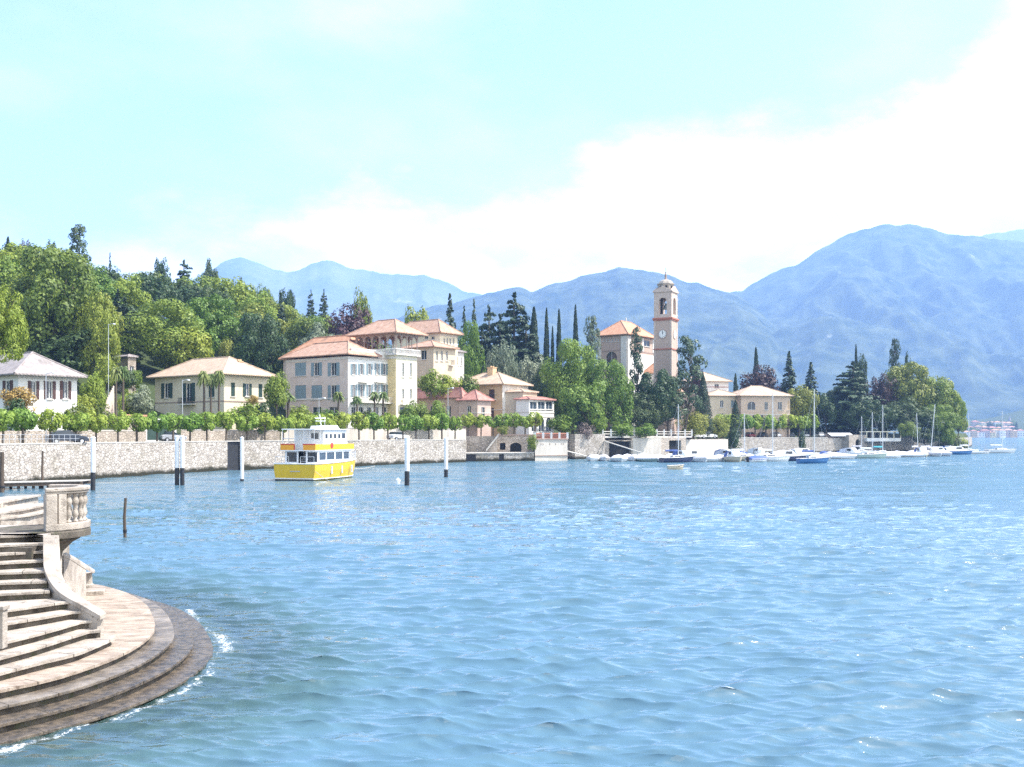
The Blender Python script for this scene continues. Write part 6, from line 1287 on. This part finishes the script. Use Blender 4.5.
for o in so_:
    for s in(-1,1): m=MB(); m.box(o[0],o[1],s*(hb-.05)-.01,s*(hb-.05)+.01,o[2],o[3]); m.build('cabin_window',m_glassb,cabn)
for o in ro_[:2]: m=MB(); m.box(xa+.04,xa+.06,o[0],o[1],o[2],o[3]); m.build('cabin_window',m_glass,cabn)
m=MB()
for i in range(7): m.box(xa+.1+i*.2,xa+.35+i*.2,-.5,.3,1.8+i*.19,1.86+i*.19)
m.build('stair',m_alu,fe)
m=MB(); m.box(xa-.8,xb+.6,-hb-.15,hb+.15,z1,z1+.08); m.build('upper_deck',m_white,fe)
bw=MB(); xs_,xe_=xa-.75,xb+.5
for s in(-1,1): bw.box(xs_,xe_,s*(hb+.12)-.03,s*(hb+.12)+.03,z1+.081,z1+.70)
bw.box(xe_-.03,xe_+.03,-hb-.08,hb+.08,z1+.081,z1+.70); bw.build('upper_bulwark',m_yel,fe)
m=MB(); m.box(xs_-.03,xs_+.03,.45,hb+.1,z1+.081,z1+.64); m.box(xs_-.03,xs_+.03,-hb-.1,-.65,z1+.081,z1+.64); m.build('stern_panel',m_org,fe)
m=MB(); m.box(xs_-.05,xs_+.05,.4,hb+.1,z1+.641,z1+.76); m.box(xs_-.05,xs_+.05,-hb-.1,-.6,z1+.641,z1+.76); m.box(xs_-.06,xs_+.04,.36,.449,z1+.1,z1+.64); m.build('red_trim',m_red,fe)
z2=z1+.95; wh=MB(); wx0,wx1=-3.4,2.0; so2=[(-3.0,-2.4,z2+.35,z2+.85),(-2.0,-1.4,z2+.35,z2+.85),(-1.0,-.4,z2+.35,z2+.85),(.0,.6,z2+.35,z2+.85),(.9,1.8,z2+.35,z2+.95)]
for s in(-1,1): panel(wh,'y',s*1.75,wx0,wx1,z1+.082,z2+1.3,so2)
panel(wh,'x',wx0,-1.75,1.75,z1+.082,z2+1.3,[(-1.2,-.3,z2+.3,z2+.95)]); wh.loft([[(wx1,-1.75,z1+.1),(wx1,1.75,z1+.1),(wx1,1.75,z2+1.3),(wx1,-1.75,z2+1.3)],[(wx1+1.1,-1.4,z1+.1),(wx1+1.1,1.4,z1+.1),(wx1+.3,1.4,z2+1.3),(wx1+.3,-1.4,z2+1.3)]],close=True); whb=wh.build('wheelhouse',m_hull,fe)
for o in so2:
    for s in(-1,1): m=MB(); m.box(o[0],o[1],s*1.7-.01,s*1.7+.01,o[2],o[3]); m.build('wheelhouse_window',m_glass,whb)
m=MB(); m.box(wx0+.03,wx0+.05,-1.2,-.3,z2+.3,z2+.95); m.build('wheelhouse_window',m_glass,whb)
m=MB(); m.box(xs_,wx1+.5,-2.0,2.0,z2+1.301,z2+1.4); 
m.build('canopy',m_hull,fe,bevel=.03)
m=MB()
for x in(xs_+.1,xs_+1.4):
    for y in(-1.9,-.65,.45,1.9): m.tube((x,y,z1+.08),(x,y,z2+1.3),.035)
for y0,y1 in((-1.9,-.65),(.45,1.9)): m.tube((xs_+.1,y0,z2+.35),(xs_+.1,y1,z2+.35),.03)
m.build('canopy_post',m_alu,fe)
m=MB(); m.loft([[(-1.5,-.9,z2+1.401),(-1.5,.9,z2+1.401),(-1.5,.8,z2+1.75),(-1.5,-.8,z2+1.75)],[(2.2,-.9,z2+1.401),(2.2,.9,z2+1.401),(1.9,.7,z2+1.85),(1.9,-.7,z2+1.85)]],close=True); m.build('roof_locker',m_hull,fe,bevel=.05)
m=MB(); m.tube((-.6,0,z2+1.75),(-.9,0,z2+3.0),.06,.04); m.tube((-.75,-.6,z2+2.3),(-.75,.6,z2+2.3),.05); m.box(-1.1,-.5,-.5,.5,z2+2.55,z2+2.68); m.tube((.8,.3,z2+1.8),(.8,.3,z2+2.6),.02); m.build('radar_mast',m_white,fe)
m=MB()
for s in(0,8):
    P_=[Vector(q[s]) for q in secs[8:]]; m.path([v+Vector((0,0,.85)) for v in P_],.025,.025,5); m.path([v+Vector((0,0,.45)) for v in P_],.018,.018,5)
    for v in P_: m.tube(v,v+Vector((0,0,.85)),.025,n=5)
for y in(-2.3,-1.5,-.7,.7,1.5,2.3): m.tube((-Lf/2+.05,y,1.85),(-Lf/2+.05,y,2.6),.025,n=5)
for y0,y1 in((-2.3,-.7),(.7,2.3)): m.tube((-Lf/2+.05,y0,2.6),(-Lf/2+.05,y1,2.6),.025,n=5)
m.build('guard_rail',m_alu,fe)
m=MB(); m.lathe([(.22,-.05),(.3,-.05),(.3,.05),(.22,.05)],(0,0,0),16); ob=m.build('lifebuoy',m_red,fe); ob.location=(-2.1,-hb-.16,3.75); ob.rotation_euler=(R(90),0,0)
m=MB()
for x in(-2.8,-.4,2.0):
    m.tube((x,-Bf/2*.99-.02,1.5),(x,-Bf/2*.99-.02,.7),.12,.12,8)
m.build('fender',m_tarpw,fe)
for k,(a,b) in enumerate(((W(316,472,105),G(345,484.5)),(W(272,467,107),W(252,458,136)),(W(340,466,116),W(375,466,150)))):
    m=MB(); pts_=[a.lerp(b,i/6)+Vector((0,0,-.35*math.sin(math.pi*i/6))) for i in range(7)]; m.path(pts_,.03,.03,5); tag(m.build('mooring_rope',m_rope),['pale rope running from the ferry side down into the water','mooring rope from the ferry stern to the quay wall left of it','mooring rope from the ferry bow to the quay wall on the right'][k],'rope')
bu=E('buoy','small white buoy floating left of the nearest mooring post','buoy',tuple(G(398,481.5))); m=MB(); m.lathe([(.02,-.25),(.2,-.12),(.27,.08),(.18,.26),(.05,.32),(.05,.4)],(0,0,0),14); m.build('float',m_white,bu,smooth=True)
# umbrella at the cape
um=E('parasol','white parasol on a terrace among the trees of the cape','parasol',tuple(W(941,429,277))); m=MB(); m.lathe([(1.9,0),(1.85,.06),(1.0,.55),(.05,.9)],(0,0,1.6),12); m.build('canopy',m_tarpw,um); m=MB(); m.tube((0,0,-1.5),(0,0,2.5),.05); m.build('pole',m_alu,um)
# ---------------------------------------------------------------- village across the lake
m=MB(); 
ps=np.arange(930,1300,6.0); nr=14; V=np.zeros((nr,len(ps),3))
for i in range(nr):
    D_=1380+i*35; V[i,:,0]=(ps-512)/F*D_; V[i,:,1]=D_; V[i,:,2]=-1+ (i*3.1)*(1+.25*np.sin(ps*.05))+ (2 if i else 0)
struct(npmesh('far_shore',V.reshape(-1,3),grid_faces(nr,len(ps)),m_soil,smooth=True))
vr=random.Random(9); VM=[(m_plaster_pink,'pink'),(m_plaster_yellow,'yellow'),(m_plaster_cream,'cream'),(m_plaster_white,'white'),(m_plaster_orange,'orange'),(m_plaster_rose,'rose')]
sp_=[(968,1385),(974,1384),(980,1386),(985.5,1385),(991,1384),(997,1386),(1003,1384),(1009,1386),(1015,1385),(1021,1384),(971,1450),(979,1446),(986,1452),(993,1448),(1000,1455),(1006,1450),(1013,1460),(976,1540),(984,1530),(991,1545),(998,1535),(1004,1550),(1010,1530),(1028,1400),(1036,1420)]
for i,(px,D_) in enumerate(sp_):
    mt_,cn=VM[vr.randrange(6)]; X=(px-512)/F*D_; z=max(.8,(D_-1380)/35*3.1); L_,W_,hh=vr.uniform(8,13),vr.uniform(7,9),vr.uniform(6,10)
    row=['on the waterfront','in the middle rows','up the slope'][0 if D_<1440 else (1 if D_<1500 else 2)]; idx=[q for q in sp_ if (q[1]<1440)==(D_<1440) and ((1440<=q[1]<1500)==(1440<=D_<1500))]; k=idx.index((px,D_))
    r=E('village_house','small %s house of the far village %s, %s from the left'%(cn,row,ORD[k]),'house',(X,D_,z),vr.uniform(-.3,.3),'houses of the village across the lake')
    m=MB(); m.box(-L_/2,L_/2,0,W_,-2,hh); m.build('wall',mt_,r); hip(r,-L_/2,0,L_,W_,hh,hh+vr.uniform(1.5,2.3),vr.choice([m_roof,m_roof_o,m_roof_r]),.4)
    for q in range(3):
        for zz in(1.5,4.0): m=MB(); x=-L_/2+L_*(q+.5)/3; m.box(x-.5,x+.5,-.05,-.01,zz,zz+1.4); m.build('window',m_glass,r)
for i in range(26):
    px=vr.uniform(962,1045); D_=vr.uniform(1390,1580); z=(D_-1380)/35*3.1; plant('broad',vr.choice(['dark','mid','dark','olive']),(px-512)/F*D_,D_,z-1,vr.uniform(11,18),vr.uniform(9,15),'distant tree among the houses of the far village','trees of the far village',trunk=False)
D_=1400; plant('cone','cypress',(1016.5-512)/F*D_,D_,1,7.5,21,'tall dark cypress on the far village waterfront'); 
r=E('village_church_tower','thin dark church spire above the far village','tower',((1009.5-512)/F*1600,1600,8),0); m=MB(); m.box(-2,2,-2,2,-5,18); m.build('shaft',m_plaster_beige,r); m=MB(); m.lathe([(2.6,0),(.1,9)],(0,0,18.01),8); m.build('spire',m_roof_g,r)
